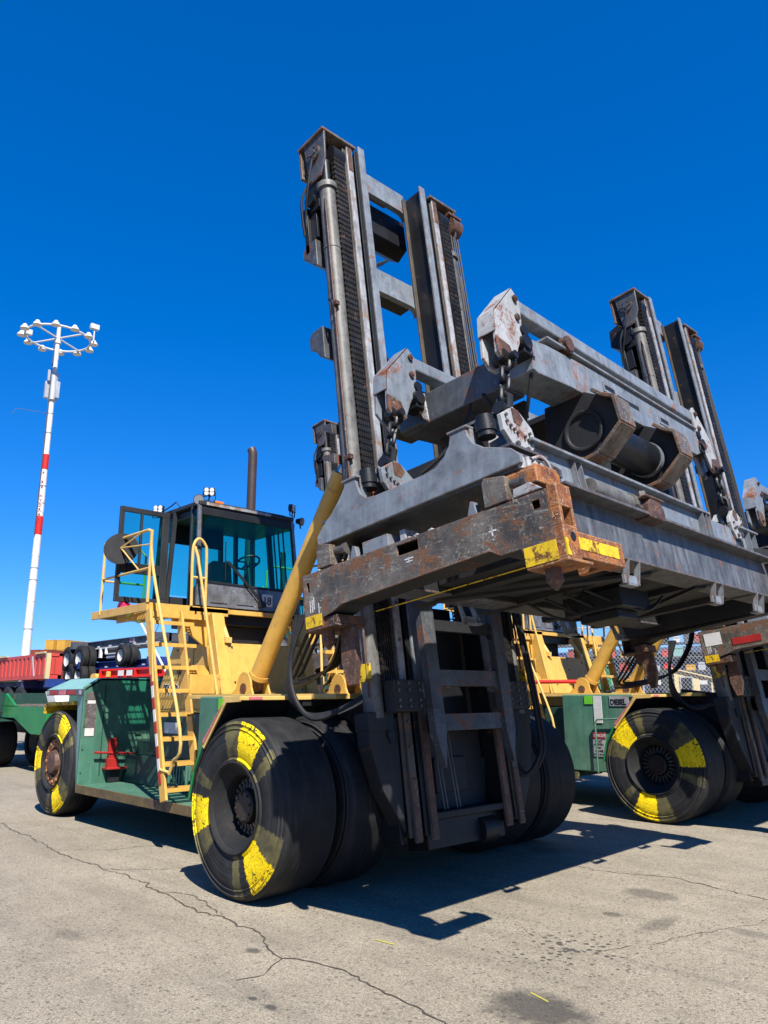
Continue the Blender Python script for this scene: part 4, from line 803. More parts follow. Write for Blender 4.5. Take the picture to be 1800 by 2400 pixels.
SP = thing('container_spreader', tuple(SF @ Vector((1.2, 2.8, 0))), 'rusty grey lifting spreader hanging on chains from the nearest handler, orange arm at its corner', 'lifting spreader', 'spreaders hanging from the container handlers')
E_ = 5.70
for s in (-1, 1):
    Y = (lambda v: v) if s < 0 else (lambda v: E_-v)
    v0, v1 = Y(0), Y(.16)
    # end beam side plate with long slot (built from strips round the slot)
    b = sb()
    low = [(.0, -.43), (.19, -.43), (.20, -.36), (.31, -.34), (.42, -.30), (1.84, -.26), (1.92, -.31), (2.08, -.31), (2.11, -.40), (2.33, -.42)]
    def lowat(u):
        for a, c in zip(low, low[1:]):
            if a[0] <= u <= c[0]: return a[1]+(c[1]-a[1])*(u-a[0])/(c[0]-a[0]+1e-9)
        return low[-1][1]
    xs = [0, .03, .07, .19, .20, .31, .42, 1.04, 1.25, 1.84, 1.92, 2.08, 2.11, 2.21, 2.27, 2.33]
    for a, c in zip(xs, xs[1:]):
        holes = {(.03, .07): (-.13, -.05), (1.04, 1.25): (-.085, -.005), (2.21, 2.27): (-.09, -.03)}
        t0 = .02+.0*a
        if (a, c) in holes:
            h0, h1 = holes[(a, c)]
            b.prism([(a, h1), (c, h1), (c, t0), (a, t0)], 'y', v0, Y(.02)); b.prism([(a, lowat(a+1e-6)), (c, lowat(c-1e-6)), (c, h0), (a, h0)], 'y', v0, Y(.02))
        else: b.prism([(a, lowat(a+1e-6)), (c, lowat(c-1e-6)), (c, t0), (a, t0)], 'y', v0, Y(.02))
    eb_ = b.build('end_beam', 'scraped', SP, bev=0)
    b = sb()
    for a, c in zip(low, low[1:]):
        b.add([(a[0], Y(.02), a[1]), (c[0], Y(.02), c[1]), (c[0], Y(.26), c[1]), (a[0], Y(.26), a[1]), (a[0], Y(.02), a[1]+.02), (c[0], Y(.02), c[1]+.02), (c[0], Y(.26), c[1]+.02), (a[0], Y(.26), a[1]+.02)],
              [(0, 1, 2, 3), (7, 6, 5, 4), (0, 4, 5, 1), (3, 2, 6, 7)])
    b.box(0, 2.33, Y(.02), Y(.26), -.0, .02); b.box(0, 2.33, Y(.24), Y(.26), -.24, 0); b.build('end_beam_box', 'rustbrown' if 0 else 'under', eb_, bev=0)
    # front corner box with window, orange arm
    b = sb(); b.frame('x', (Y(0), Y(.17), -.44, .04), (Y(.03), Y(.145), -.23, -.11), 2.33, 2.40); b.box(2.10, 2.33, Y(.16), Y(.17), -.44, .03); b.box(2.10, 2.40, Y(0.0), Y(.30), -.46, -.44); cb = b.build('front_corner_box', 'rust', SP, bev=.006)
    b = sb(); b.cyl((2.395, Y(.10), -.30), (2.405, Y(.10), -.30), .03, n=16); b.build('corner_hole', 'black', cb, bev=0)
    b = sb(); b.box(2.27, 2.39, Y(.17), Y(.78), -.42, -.25); b.box(2.06, 2.27, Y(.72), Y(.78), -.40, -.34); b.build('orange_guide_arm', 'rust', cb, bev=.008)
    b = sb(); b.box(2.385, 2.394, Y(.18), Y(.70), -.37, -.29); b.build('yellow_patch', 'brightyellow', cb, bev=0)
    b = sb(); b.box(2.10, 2.335, Y(-.004), Y(.0), -.44, -.315); b.box(2.39, 2.404, Y(.0), Y(.04), -.43, -.32); b.build('yellow_patch', 'brightyellow', cb, bev=0)
    b = sb(); b.box(0, .19, Y(-.004), Y(.0), -.42, -.325); b.build('yellow_patch', 'brightyellow', eb_, bev=0)
    b = sb(); b.box(-.02, .0, Y(0), Y(.22), -.45, .02); b.box(0, .34, Y(.0), Y(.34), -.45, -.43); b.box(.19, .34, Y(.02), Y(.34), -.43, -.36) ; b.build('rear_corner_box', 'rustbrown', eb_)
    for u in (.13, 2.22):
        b = sb(); b.cyl((u, Y(.11), -.54), (u, Y(.11), -.44), .055, n=8); b.cyl((u, Y(.11), -.60), (u, Y(.11), -.54), .012, .062, n=4); b.build('twistlock', 'rustbrown', eb_, bev=.004)
    b = sb()
    for a, c, e, f_ in ((.06, .068, -.30, -.20), (.085, .093, -.30, -.20), (.06, .093, -.255, -.247), (.105, .113, -.28, -.18), (.16, .168, -.32, -.24), (.16, .19, -.285, -.278), (1.11, 1.19, -.135, -.125), (1.12, 1.18, -.155, -.147), (1.14, 1.15, -.16, -.12), (1.86, 1.92, -.14, -.13), (1.88, 1.89, -.17, -.13)):
        b.box(a, c, Y(-.002), Y(0), e, f_)
    b.build('white_paint_marks', 'whiteink', eb_, bev=0)
    # flipper guide at the rear corner
    b = sb(); b.prism([(.22, -.45), (.36, -.45), (.37, -.72), (.32, -.90), (.25, -.90), (.20, -.72)], 'y', Y(.16), Y(.22)); b.build('flipper_guide', 'rustbrown', eb_, bev=.006)
    b = sb(); b.tube([(.05, Y(.2), -.0), (.05, Y(.2), .1)], .01); b.build('bolt', 'pin', eb_, bev=0)
    # curved longitudinal saddle above the end beam
    sad = [(.17, .23), (.17, .31), (.24, .38), (.36, .46), (.46, .55), (.53, .63), (.53, .665), (.66, .665), (.67, .60), (.70, .52), (.76, .47), (.86, .455), (1.35, .455), (1.46, .47), (1.55, .52), (1.61, .59), (1.63, .665), (1.77, .665), (1.78, .60), (1.82, .53), (1.90, .47), (2.10, .39), (2.17, .32), (2.17, .26)]
    b = sb(); b.prism(sad, 'y', Y(.03), Y(.06)); sd_ = b.build('saddle_side_plate', 'steel2', SP, bev=.006)
    b = sb(); b.prism(sad, 'y', Y(.52), Y(.55)); b.box(.2, 2.15, Y(.06), Y(.55), .235, .26); b.box(.2, 2.1, Y(.06), Y(.52), .42, .44); b.box(.3, .33, Y(.06), Y(.52), .25, .42); b.box(2.1, 2.13, Y(.06), Y(.52), .26, .36); b.build('saddle_box', 'steel', sd_, bev=0)
    for ua, ub in ((.51, .69), (1.61, 1.79)):
        b = sb(); b.box(ua, ub+.0, Y(.02), Y(.50), .665, .685); b.box(ub-.02, ub, Y(.06), Y(.12), .50, .665); b.prism([(ua+.02, .685), (ub-.0, .685), (ub-.02, .78), (ub-.05, .82), (ub-.09, .82), (ub-.12, .76)], 'y', Y(.40), Y(.43)); b.build('saddle_horn', 'steel2', sd_)
        b = sb(); b.cyl((ub-.055, Y(.399), .77), (ub-.055, Y(.431), .77), .02, n=14); b.build('lug_hole', 'black', sd_, bev=0)
    # pads, blocks and small boxes between saddle and end beam
    for ua, ub in ((.19, .35), (1.86, 2.05)):
        b = sb(); b.prism([(ua, .03), (ub, .03), (ub, .20), (ua+.02, .235), (ua, .2)], 'y', Y(-.01), Y(.12)); b.build('guide_pad', 'scraped', SP, bev=.006)
        b = sb(); b.cyl((ub, Y(.06), .15), (ub+.10, Y(.06), .14), .035, n=12); b.cyl((ub+.1, Y(.06), .14), (ub+.13, Y(.06), .14), .05, n=8); b.build('pad_bolt', 'pin', SP, bev=0)
    b = sb(); b.box(.66, .93, Y(.04), Y(.3), .02, .13); b.build('junction_box', 'steel2', SP, bev=.006)
    for u in (.52, 1.68):
        b = sb(); b.prism([(u, .02), (u+.09, .02), (u+.07, .12), (u+.04, .13)], 'y', Y(.03), Y(.08)); b.build('gusset', 'steel2', SP)
    b = sb()
    for i, u in enumerate((1.08, 1.16, 1.30)): b.prism([(u, .02), (u+.05, .02), (u+.04, .06), (u+.0, .05)], 'y', Y(.06), Y(.12))
    b.box(1.0, 1.06, Y(.1), Y(.25), .02, .14); b.build('cable_clamps', 'whitesteel', SP)
    # guide block and valve bank at the front corner
    b = sb(); b.prism([(Y(.04), .10), (Y(.34), .10), (Y(.34), .20), (Y(.30), .235), (Y(.07), .235), (Y(.04), .2)], 'x', 2.02, 2.26); b.build('corner_guide_block', 'rust', SP, bev=.01)
    b = sb(); b.prism([(2.08, .03), (2.30, .035), (2.22, .10), (2.09, .09)], 'y', Y(.0), Y(.02)); b.build('drilled_plate', 'whitesteel', SP)
    b = sb()
    for i in range(4): b.cyl((2.14, Y(.08+i*.08), .235), (2.14, Y(.08+i*.08), .31), .027, n=10); b.cyl((2.14, Y(.08+i*.08), .30), (2.14, Y(.08+i*.08), .335), .018, n=8)
    b.tube(smooth([(2.15, Y(.2), .33), (2.17, Y(.3), .36), (2.18, Y(.37), .3), (2.16, Y(.38), .2)], 5), .012)
    b.build('white_valve_caps', 'whitesteel', SP, bev=0)
    # link plates and roller, front and rear
    for u, mt in ((.80, 'steel2'), (1.97, 'whitesteel')):
        lp = [(.19, .74), (.36, .84), (.44, .82), (.58, .72), (.60, .66), (.57, .56), (.50, .48), (.32, .50), (.20, .62)]
        Y0 = Y; Y = (lambda v: v) if s < 0 else (lambda v: 5.12-v)
        b = sb(); b.prism([(Y(p), w) for p, w in lp], 'x', u-.03, u+.01); b.prism([(Y(p), w) for p, w in lp], 'x', u-.20, u-.17); lk = b.build('chain_link_plate', mt, SP, bev=.006)
        b = sb()
        for p, w in ((.24, .69), (.28, .665), (.32, .645), (.36, .63), (.45, .62), (.49, .605), (.53, .59), (.24, .74), (.52, .66), (.34, .54), (.46, .52)):
            rr = .022 if w < .56 else .012; b.cyl((u+.01, Y(p), w), (u+.03, Y(p), w), rr, n=6)
        b.build('plate_bolts', 'pin', lk, bev=0)
        b = sb(); b.prism([(Y(p), w) for p, w in [(.33, .825), (.42, .825), (.47, .76), (.42, .70), (.34, .71)]], 'x', u+.0102, u+.014); b.build('rust_patch', 'rustbrown', lk, bev=0)
        b = sb(); b.cyl((u-.1, Y(.14), .58), (u-.1, Y(.14), .74), .065, n=18); b.cyl((u-.1, Y(.14), .62), (u-.1, Y(.14), .70), .075, n=18); b.cut(); b.cyl((u-.1, Y(.66), .50), (u-.1, Y(.66), .62), .05, n=18); b.box(u-.15, u-.05, Y(.6), Y(.72), .60, .66); b.each('greased_roller', 'dark', SP, bev=0)
        b = sb(); b.box(u-.2, u-.02, Y(.25), Y(.5), .30, .50); b.build('link_anchor', 'dark', SP)
        # chain between hoist end plate and link plate
        dv = 0 if s < 0 else 0
        top = (u-.08, (.53 if s < 0 else 2*HC-.53), 1.33); bot = (u-.08, Y(.38), .84)
        T0, B0 = SF @ Vector(top), SF @ Vector(bot); L = (T0-B0); n = 5; d = L.normalized(); sx = d.cross(Vector((1, 0, 0))).normalized(); sy = d.cross(sx)
        for i in range(n):
            c = B0+L*((i+.5)/n); a = sx if i % 2 else sy; hl = L.length/n*.64; w = .036
            pts = [c+d*(hl-w)*q+a*w*0 for q in ()]
            pts = []
            for k in range(16):
                t = 2*math.pi*k/16; pts.append(c+a*w*math.cos(t)+d*((hl-w) if math.sin(t) >= 0 else -(hl-w))+d*w*math.sin(t))
            b = MB(); b.tube(pts, .019, 8, True); b.build('chain_link', 'dark', SP, bev=0)
        Y = Y0 if 0 else Y
        b = MB(); b.cyl(T0-sx*.07, T0+sx*.07, .055, n=16); b.cyl(T0-sy*.1, T0+sy*.1, .035, n=12); b.build('shackle', 'dark', SP, bev=0)
        b = MB(); b.cyl(B0-sx*.07, B0+sx*.07, .055, n=16); b.tube([B0+sy*.05, B0+sy*.05+d*.12, B0+d*.18, B0-sy*.05+d*.12, B0-sy*.05], .028, 8); b.build('shackle', 'dark', SP, bev=0); Y = Y0
# lateral main beams
for u in (2.02, .32):
    f = 1 if u > 1 else -1
    b = sb(); b.box(u-f*.03, u, .28, E_-.28, -.14, .24); b.box(u-f*.26, u+f*.015, .28, E_-.28, -.16, -.14); b.box(u-f*.3, u+f*.13, .30 if 0 else .62, E_-.62, .24, .265); b.build('main_beam', 'beam', SP, bev=.004)
    b = sb(); b.box(u-f*.26, u-f*.24, .28, E_-.28, -.14, .24); b.build('main_beam_inner_web', 'under', SP, bev=0)
    b = sb(); b.box(u-f*.10, u-f*.07, .50, E_-.5, .30, .60); b.box(u-f*.35, u+f*.0, .50, 3.82, .60, .625); b.box(u-f*.35, u, E_-1.0, E_-.45, .60, .625); b.box(u-f*.3, u-f*.0, .4, E_-.4, .266, .30); b.build('upper_beam', 'steel2', SP, bev=.004)
    b = sb()
    for v in (3.62, 3.72, 3.80, 4.95, 5.15): b.box(u-f*.07, u-f*.01, v, v+.015, .30, .60); b.cut()
    for v in (1.12, 1.22): b.prism([(u-f*.07, .30), (u-f*.07, .60), (u-f*.03, .60), (u-f*.02, .42), (u+f*.0, .30)], 'y', v, v+.015); b.cut()
    b.each('beam_stiffener', 'steel2', SP, bev=0)
    b = sb(); b.cyl((u-f*.03, 1.28, .40), (u-f*.03, 1.95, .37), .075, .09, n=18); b.cyl((u-f*.03, 1.9, .37), (u-f*.03, 2.0, .37), .1, n=18); b.build('side_cylinder_body', 'cyl', SP, bev=.01)
    b = sb(); b.prism([(1.96, .22), (2.26, .22), (2.26, .33), (2.2, .39), (2.02, .40), (1.96, .34)], 'x', u-f*.06, u+f*.14); b.box(u, u+f*.15, 1.94, 2.28, .395, .42); b.build('clamp_block', 'rustbrown', SP, bev=.01)
    b = sb(); b.cyl((u+f*.05, 2.05, .42), (u+f*.05, 2.05, .48), .05, n=6); b.cyl((u+f*.05, 2.2, .40), (u+f*.05, 2.2, .45), .03, n=6); b.cyl((u+f*.05, 1.9, .31), (u+f*.05, 1.97, .31), .04, n=8); b.build('clamp_bolt', 'pin', SP, bev=0)
    for v in (1.62, 3.42, 4.6):
        b = sb(); b.prism([(u-f*.02, -.16), (u+f*.02, -.16), (u-f*.02, -.34), (u-f*.08, -.34)], 'y', v, v+.015); b.prism([(u-f*.02, -.16), (u+f*.02, -.16), (u-f*.02, -.34), (u-f*.08, -.34)], 'y', v+.19, v+.205); b.box(u-f*.05, u-f*.03, v-.03, v+.235, -.34, -.27); b.box(u-f*.1, u-f*.03, v+.0, v+.2, -.35, -.335); b.build('stop_bracket', 'steel2', SP, bev=0)
b = sb(); b.box(2.03, 2.045, 2.75, 3.3, .30, .60); b.build('white_panel', 'white', SP, bev=0) if False else None
for pts in ([(1.9, .95, 1.5), (1.75, 1.0, 1.15), (1.6, 1.1, .95), (1.7, 1.0, .75), (1.9, .8, .70)], [(1.4, .9, 1.36), (1.5, 1.0, 1.1), (1.6, 1.3, .85), (1.5, 1.6, .7)], [(1.92, .72, .66), (1.9, .9, .60), (1.7, 1.1, .66), (1.4, 1.3, .62)], [(.8, .7, .8), (1.0, .8, .95), (1.2, .9, 1.2), (1.25, .95, 1.4)], [(1.95, 2.2, .64), (1.9, 2.8, .72), (1.93, 3.4, .66), (1.9, 4.0, .66)]):
    b = sb(); b.tube(smooth(pts, 6), .016, 8); b.build('hydraulic_hose', 'rubber', SP, bev=0)
# underside plates, cross members, telescopic box
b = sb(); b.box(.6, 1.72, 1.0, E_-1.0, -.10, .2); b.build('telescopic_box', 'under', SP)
b = sb()
for v in (1.2, 2.2, 3.4, 4.5): b.box(.1, 2.0, v, v+.14, -.16, -.1); b.cut()
b.bar((.4, 1.2, -.17), (1.9, 2.3, -.17), .12, .03); b.cut(); b.bar((.4, 4.5, -.17), (1.9, 3.4, -.17), .12, .03); b.each('cross_member', 'under', SP, bev=0)
b = sb(); b.box(.9, 1.5, 2.5, 3.1, -.34, -.16); b.box(1.0, 1.4, 2.6, 3.0, -.42, -.34); b.build('underside_box', 'dark', SP, bev=.01)
b = sb(); b.tube([(.42, .38, -.33), (1.95, .38, -.33)], .005, 6); b.build('yellow_cable', 'brightyellow', SP, bev=0)
b = sb()
for i in range(4): b.tube(smooth([(.7+.2*i, 2.2, -.18), (.9+.2*i, 2.6+.1*i, -.36), (1.1+.15*i, 3.3, -.2)], 6), .014, 6)
b.build('underside_hose', 'rubber', SP, bev=0)

# ---------------------------------------------------------------- the two other handlers and their spreaders
BAN = 'container handler'
H2 = copy_tree(H); H2.location = H.location+Vector((.70, 7.06, 0)); H2['label'] = 'second container handler at right, its DIESEL sign beside the front wheel'
S2 = copy_tree(SP); S2.location = SP.location+Vector((.14, 6.92, -.10)); S2['label'] = 'spreader cut off by the right photo edge, red reflective strip on its end beam'
H3 = copy_tree(H); H3.location = H.location+Vector((-8.4, 6.9, 0)); H3['label'] = 'third container handler furthest back, mostly hidden behind the nearest one'
S3 = copy_tree(SP); S3.location = SP.location+Vector((-8.9, 6.9, -.1)); S3['label'] = 'furthest spreader, its grey scratched end seen behind the flipper of the nearest spreader'
for h_, an in ((H2, R(66)), (H3, R(20))):
    for c in kids(h_):
        if c.name.startswith('wheel') and 'well' not in c.name:
            for k in kids(c):
                if k.name.startswith('tyre'): k.rotation_euler.y -= an
            if c.location.z == 0: pass
# closed cab door on the second and third handlers
for h_ in (H2, H3):
    for c in kids(h_):
        if c.name.startswith('open_door'):
            o = Vector((-10.93, 5.72, 0))-Vector((HX, HY, 0)); c.rotation_euler.z = R(88)
            c.location = o-Matrix.Rotation(R(88), 3, 'Z') @ o
            c.name = 'closed_door'
# small real differences: red strip on second spreader's end beam, red bar on second handler
HO = ('hoist_frame', 'end_plate', 'hinge_barrel', 'upper_link_bar', 'shift_cylinder', 'lateral_box_beam', 'longitudinal_box_beam', 'pivot_gusset', 'hoist_brace', 'swivel_plate', 'large_pivot_tube', 'tube_ring')
for c in kids(H2):
    n_ = c.name.split('.')[0]
    if n_ in HO: c.location += Vector((-.22, -.28, 0))
    if n_ == 'mast': c.location += Vector((-.06, -.16, .12))
BASE[S2.name] = S2.location.copy(); BASE[H2.name] = H2.location.copy()
d2 = S2.location-SP.location
m2 = Matrix.Translation(d2) @ SF
b = MB(m2); b.box(.42, .80, -.008, -.003, -.24, -.15); b.build('red_reflective_strip', 'red', S2, bev=0)
b = MB(m2); b.box(.05, .28, -.006, -.002, -.2, -.03); b.build('peeling_sticker', 'paper', S2, bev=0)
dh = H2.location-H.location
b = MB(); b.cyl(Vector((-9.45, 5.10, 2.14))+dh, Vector((-8.75, 5.55, 2.14))+dh, .035, n=12); b.build('red_safety_bar', 'brightred', H2, bev=0)

# ---------------------------------------------------------------- ground
def ground_mat():
    m, t, bs = newmat('old_asphalt'); v = coords(t)
    big = noise(t, v, .35, 5, .6); med = noise(t, v, 2.3, 6, .65); fine = noise(t, v, 26, 3, .7)
    c = ramp(t, mth(t, 'ADD', mth(t, 'MULTIPLY', big, .55), mth(t, 'MULTIPLY', med, .45)), .36, .64, (.275, .237, .18, 1), (.385, .336, .26, 1))
    vo = node(t, 'ShaderNodeTexVoronoi', Scale=120.); t.links.new(v, vo.inputs['Vector'])
    sp = t.nodes.new('ShaderNodeSeparateColor'); t.links.new(vo.outputs['Color'], sp.inputs[0])
    stone = ramp(t, sp.outputs[0], .05, .95, (.62, .62, .62, 1), (1.42, 1.41, 1.36, 1))
    c = mixc(t, 1., c, stone, 'MULTIPLY')
    vo2 = node(t, 'ShaderNodeTexVoronoi', Scale=31.); t.links.new(v, vo2.inputs['Vector'])
    sp2 = t.nodes.new('ShaderNodeSeparateColor'); t.links.new(vo2.outputs['Color'], sp2.inputs[0])
    pit = mth(t, 'MULTIPLY', mth(t, 'GREATER_THAN', sp2.outputs[1], .86), mth(t, 'LESS_THAN', vo2.outputs['Distance'], .42))
    c = mixc(t, mth(t, 'MULTIPLY', pit, .55), c, (.05, .047, .042, 1))
    c = mixc(t, mth(t, 'MULTIPLY', ramp(t, fine, .55, .75), .35), c, (.36, .33, .28, 1))
    c = mixc(t, mth(t, 'MULTIPLY', ramp(t, noise(t, coords(t, (.35, 2.2, 1), rot=(0, 0, .25)), 1.3, 5, .6, .3), .50, .72), .38), c, (.13, .115, .092, 1))
    # oil stains: spots with ragged edges at real places
    sx = t.nodes.new('ShaderNodeSeparateXYZ'); t.links.new(v, sx.inputs[0]); ns = noise(t, v, 6, 5, .7); nf = noise(t, v, 22, 3, .7)
    mask = None
    for (x, y, rx, ry, st) in STAINS:
        dx = mth(t, 'DIVIDE', mth(t, 'SUBTRACT', sx.outputs[0], x), rx); dy = mth(t, 'DIVIDE', mth(t, 'SUBTRACT', sx.outputs[1], y), ry)
        r = mth(t, 'SQRT', mth(t, 'ADD', mth(t, 'MULTIPLY', dx, dx), mth(t, 'MULTIPLY', dy, dy)))
        r = mth(t, 'ADD', r, mth(t, 'MULTIPLY', mth(t, 'SUBTRACT', ns, .5), 1.3))
        k = mth(t, 'MULTIPLY', ramp(t, r, .55, 1.1, (1, 1, 1, 1), (0, 0, 0, 1)), st)
        mask = k if mask is None else mth(t, 'MAXIMUM', mask, k)
    c = mixc(t, mask, c, (.045, .042, .038, 1))
    # drip field
    vo3 = node(t, 'ShaderNodeTexVoronoi', Scale=14.); t.links.new(v, vo3.inputs['Vector'])
    dx = mth(t, 'SUBTRACT', sx.outputs[0], -3.72); dy = mth(t, 'SUBTRACT', sx.outputs[1], 5.5)
    rr = mth(t, 'SQRT', mth(t, 'ADD', mth(t, 'MULTIPLY', dx, dx), mth(t, 'MULTIPLY', dy, dy)))
    dr_ = mth(t, 'MULTIPLY', mth(t, 'LESS_THAN', mth(t, 'ADD', vo3.outputs['Distance'], mth(t, 'MULTIPLY', rr, .42)), .42), .85)
    c = mixc(t, dr_, c, (.05, .046, .042, 1))
    t.links.new(c, bs.inputs['Base Color']); bs.inputs['Roughness'].default_value = .85
    h = mth(t, 'ADD', mth(t, 'MULTIPLY', sp.outputs[0], .6), mth(t, 'SUBTRACT', fine, mth(t, 'MULTIPLY', pit, 1.2)))
    bump(t, bs, h, .5, .006)
    return m
STAINS = [(-3.22, 4.38, .42, .30, .75), (-4.10, 7.5, .35, .22, .5), (-3.55, 6.6, .12, .35, .45), (-4.4, 3.2, .07, .05, .8), (-5.4, 3.75, .10, .06, .7), (-2.9, 6.9, .2, .12, .35), (-6.1, 8.6, .3, .2, .4), (-4.6, 3.2, .04, .03, .8), (-4.0, 6.6, .12, .08, .6), (-6.8, 2.9, .25, .12, .3)]
M['asphalt'] = ground_mat()
b = MB(); N = 1500
b.add([(-N, -N, 0), (N, -N, 0), (N, N, 0), (-N, N, 0)], [(0, 1, 2, 3)]); g = b.build('ground', 'asphalt', None, bev=0); g['kind'] = 'structure'
M['crack'] = worn('crack_fill', (.095, .072, .055), .4, grime=.3, rough=.95, sc=8)
def crack(pts, w, seed):
    rnd = random.Random(seed); P = []
    for a, c in zip(pts, pts[1:]):
        a, c = Vector(a), Vector(c); L = (c-a).length; n = max(2, int(L/.055)); d = (c-a).normalized(); nn = Vector((-d.y, d.x))
        o_ = 0
        for i in range(n):
            o_ = o_*.82+rnd.uniform(-.03, .03); P.append(a.lerp(c, i/n)+nn*(o_*min(1, i/3., (n-i)/3.)+rnd.uniform(-.009, .009)))
    P.append(Vector(pts[-1])); vs, fs = [], []
    for i, p in enumerate(P):
        d = (P[min(i+1, len(P)-1)]-P[max(i-1, 0)]).normalized(); nn = Vector((-d.y, d.x)); ww = w*rnd.uniform(.25, 1.1)
        vs += [(p.x+nn.x*ww, p.y+nn.y*ww, .004), (p.x-nn.x*ww, p.y-nn.y*ww, .004)]
    fs = [(2*i, 2*i+1, 2*i+3, 2*i+2) for i in range(len(P)-1)]
    b = MB(); b.add(vs, fs); o = b.build('ground_crack', 'crack', None, bev=0); o['kind'] = 'structure'
C1 = [(-14.5, 4.5), (-12.16, 4.31), (-10.97, 4.26), (-9.43, 4.17), (-8.41, 4.19), (-7.17, 4.07), (-6.2, 4.06), (-5.75, 4.04), (-5.1, 3.8), (-4.77, 3.93), (-4.23, 3.89), (-3.77, 3.86), (-3.2, 3.72)]
crack(C1, .010, 1); crack([(-7.6, 4.1), (-7.3, 4.26), (-6.9, 4.24), (-6.5, 4.1)], .006, 2)
crack([(-9.0, 4.18), (-8.6, 4.5), (-8.3, 4.9), (-8.1, 5.4)], .006, 3); crack([(-10.5, 4.25), (-10.0, 4.7), (-9.9, 5.2), (-9.4, 5.6)], .006, 4)
crack([(-7.4, 8.2), (-6.83, 8.15), (-5.34, 8.08), (-4.82, 8.1), (-4.29, 8.32), (-3.8, 8.2), (-3.21, 8.07), (-2.4, 8.0)], .009, 5)
crack([(-5.1, 3.8), (-4.9, 3.5), (-4.95, 3.3)], .006, 6); crack([(-3.6, 5.4), (-3.45, 5.86), (-3.2, 6.6), (-2.97, 7.43), (-2.9, 7.9)], .004, 8)
crack([(-13.5, 4.35), (-12.5, 4.9), (-11.8, 5.0)], .005, 9)
M['mark'] = worn('yellow_ground_mark', (.55, .50, .08), .2, grime=.6, grimecol=(.2, .18, .14), rough=.8, sc=8)
def mark(p, q, w):
    p, q = Vector(p), Vector(q); d = (q-p).normalized(); n = Vector((-d.y, d.x))*w
    b = MB(); b.add([(p.x+n.x, p.y+n.y, .004), (p.x-n.x, p.y-n.y, .004), (q.x-n.x, q.y-n.y, .004), (q.x+n.x, q.y+n.y, .004)], [(0, 1, 2, 3)]); o = b.build('ground_marking', 'mark', None, bev=0); o['kind'] = 'structure'
mark((-4.94, 4.60), (-4.73, 4.62), .012); mark((-3.40, 4.56), (-3.23, 4.51), .008); mark((-4.1, 11.6), (-3.4, 11.4), .03)

# ---------------------------------------------------------------- high mast light pole
px, py = -52.0, 17.75
P = thing('light_mast', (px, py, 0), 'tall white light mast with red bands and a ring of lamps on top', 'light mast')
b = MB(); zz = [0, 4.5, 8, 11, 14, 17, 20, 23, 25, 27.6]
for a, c in zip(zz, zz[1:]):
    ra, rc = .29-.16*a/27.6, .29-.16*c/27.6; b.cyl((px, py, a), (px, py, c), ra+.012, rc, n=28)
b.build('pole', 'white', P, bev=0)
for z0, z1 in ((12.45, 13.7), (17.0, 18.05)):
    ra, rc = .31-.16*z0/27.6, .31-.16*z1/27.6; b = MB(); b.cyl((px, py, z0), (px, py, z1), ra, rc, n=28); b.build('red_band', 'brightred', P, bev=0)
b = MB()
for z in (6.2, 9.4, 10.2, 14.6, 15.8, 19.6, 21.0): b.cyl((px, py, z), (px, py, z+.05), .32-.16*z/27.6, n=28)
b.build('joint_ring', 'galv', P, bev=0)
cdir = Vector((-px, -py, 0)).normalized(); sdir = Vector((-cdir.y, cdir.x, 0))
for i, ch in enumerate('FIRE HYDRANT'):
    if ch != ' ':
        z = 16.6-.32*i; rr_ = .32-.16*z/27.6
        n_ = (cdir*math.cos(.25)+sdir*math.sin(.25)*-1); text(ch, .27, 'inkred', P, Vector((px, py, z))+n_*rr_, Vector((-n_.y, n_.x, 0)), (0, 0, 1), 'lettering', .01, 1.0, 'CENTER')
RC = Vector((px, py, 26.7)); RR = 2.15
b = MB(); b.tube([RC+Vector((RR*math.cos(t*math.pi/24), RR*math.sin(t*math.pi/24), 0)) for t in range(48)], .075, 10, True); b.build('lamp_ring', 'white', P, bev=0)
b = MB()
for k in range(4):
    a = k*math.pi/2+.5; b.cyl(RC, RC+Vector((RR*math.cos(a), RR*math.sin(a), 0)), .06, n=10)
b.cyl(RC-Vector((0, 0, .4)), RC+Vector((0, 0, .25)), .22, .12, n=16); b.build('ring_spoke', 'white', P, bev=0)
for k in range(12):
    a = k*math.pi/6+.1; c = RC+Vector((math.cos(a), math.sin(a), 0))*(RR+.22)
    b = MB(); b.cyl(c+Vector((0, 0, -.14)), c+Vector((0, 0, .02)), .30, .24, n=20); b.cyl(c+Vector((0, 0, .02)), c+Vector((0, 0, .2)), .2, .12, n=12); b.cyl(c+Vector((0, 0, .0)), c-Vector((math.cos(a), math.sin(a), 0))*.3, .05, n=8); lp_ = b.build('area_lamp', 'paper', P, bev=0)
    b = MB(); b.cyl(c+Vector((0, 0, -.16)), c+Vector((0, 0, -.14)), .24, n=20); b.build('lens', 'lens', lp_, bev=0)
for q, h_ in ((Vector((1.3, 2.0, 0)), .9), (Vector((-1.9, -1.5, 0)), .5)):
    b = MB(); b.cyl(RC+q, RC+q+Vector((0, 0, h_)), .05, n=8); b.box(px+q.x-.15, px+q.x+.15, py+q.y-.3, py+q.y+.3, RC.z+h_, RC.z+h_+.38); b.build('antenna_box', 'paper', P, bev=.02)
b = MB()
for k in range(3):
    a = k*2.1+.4; c = Vector((px+.42*math.cos(a), py+.42*math.sin(a), 22.9)); b.box(c.x-.12, c.x+.12, c.y-.12, c.y+.12, 22.1, 23.3)
b.cyl((px, py, 22.0), (px, py, 24.0), .3, n=16); b.box(px+.1, px+.25, py-.5, py-.35, 23.3, 24.1); b.build('antenna_unit', 'galv', P, bev=.01)
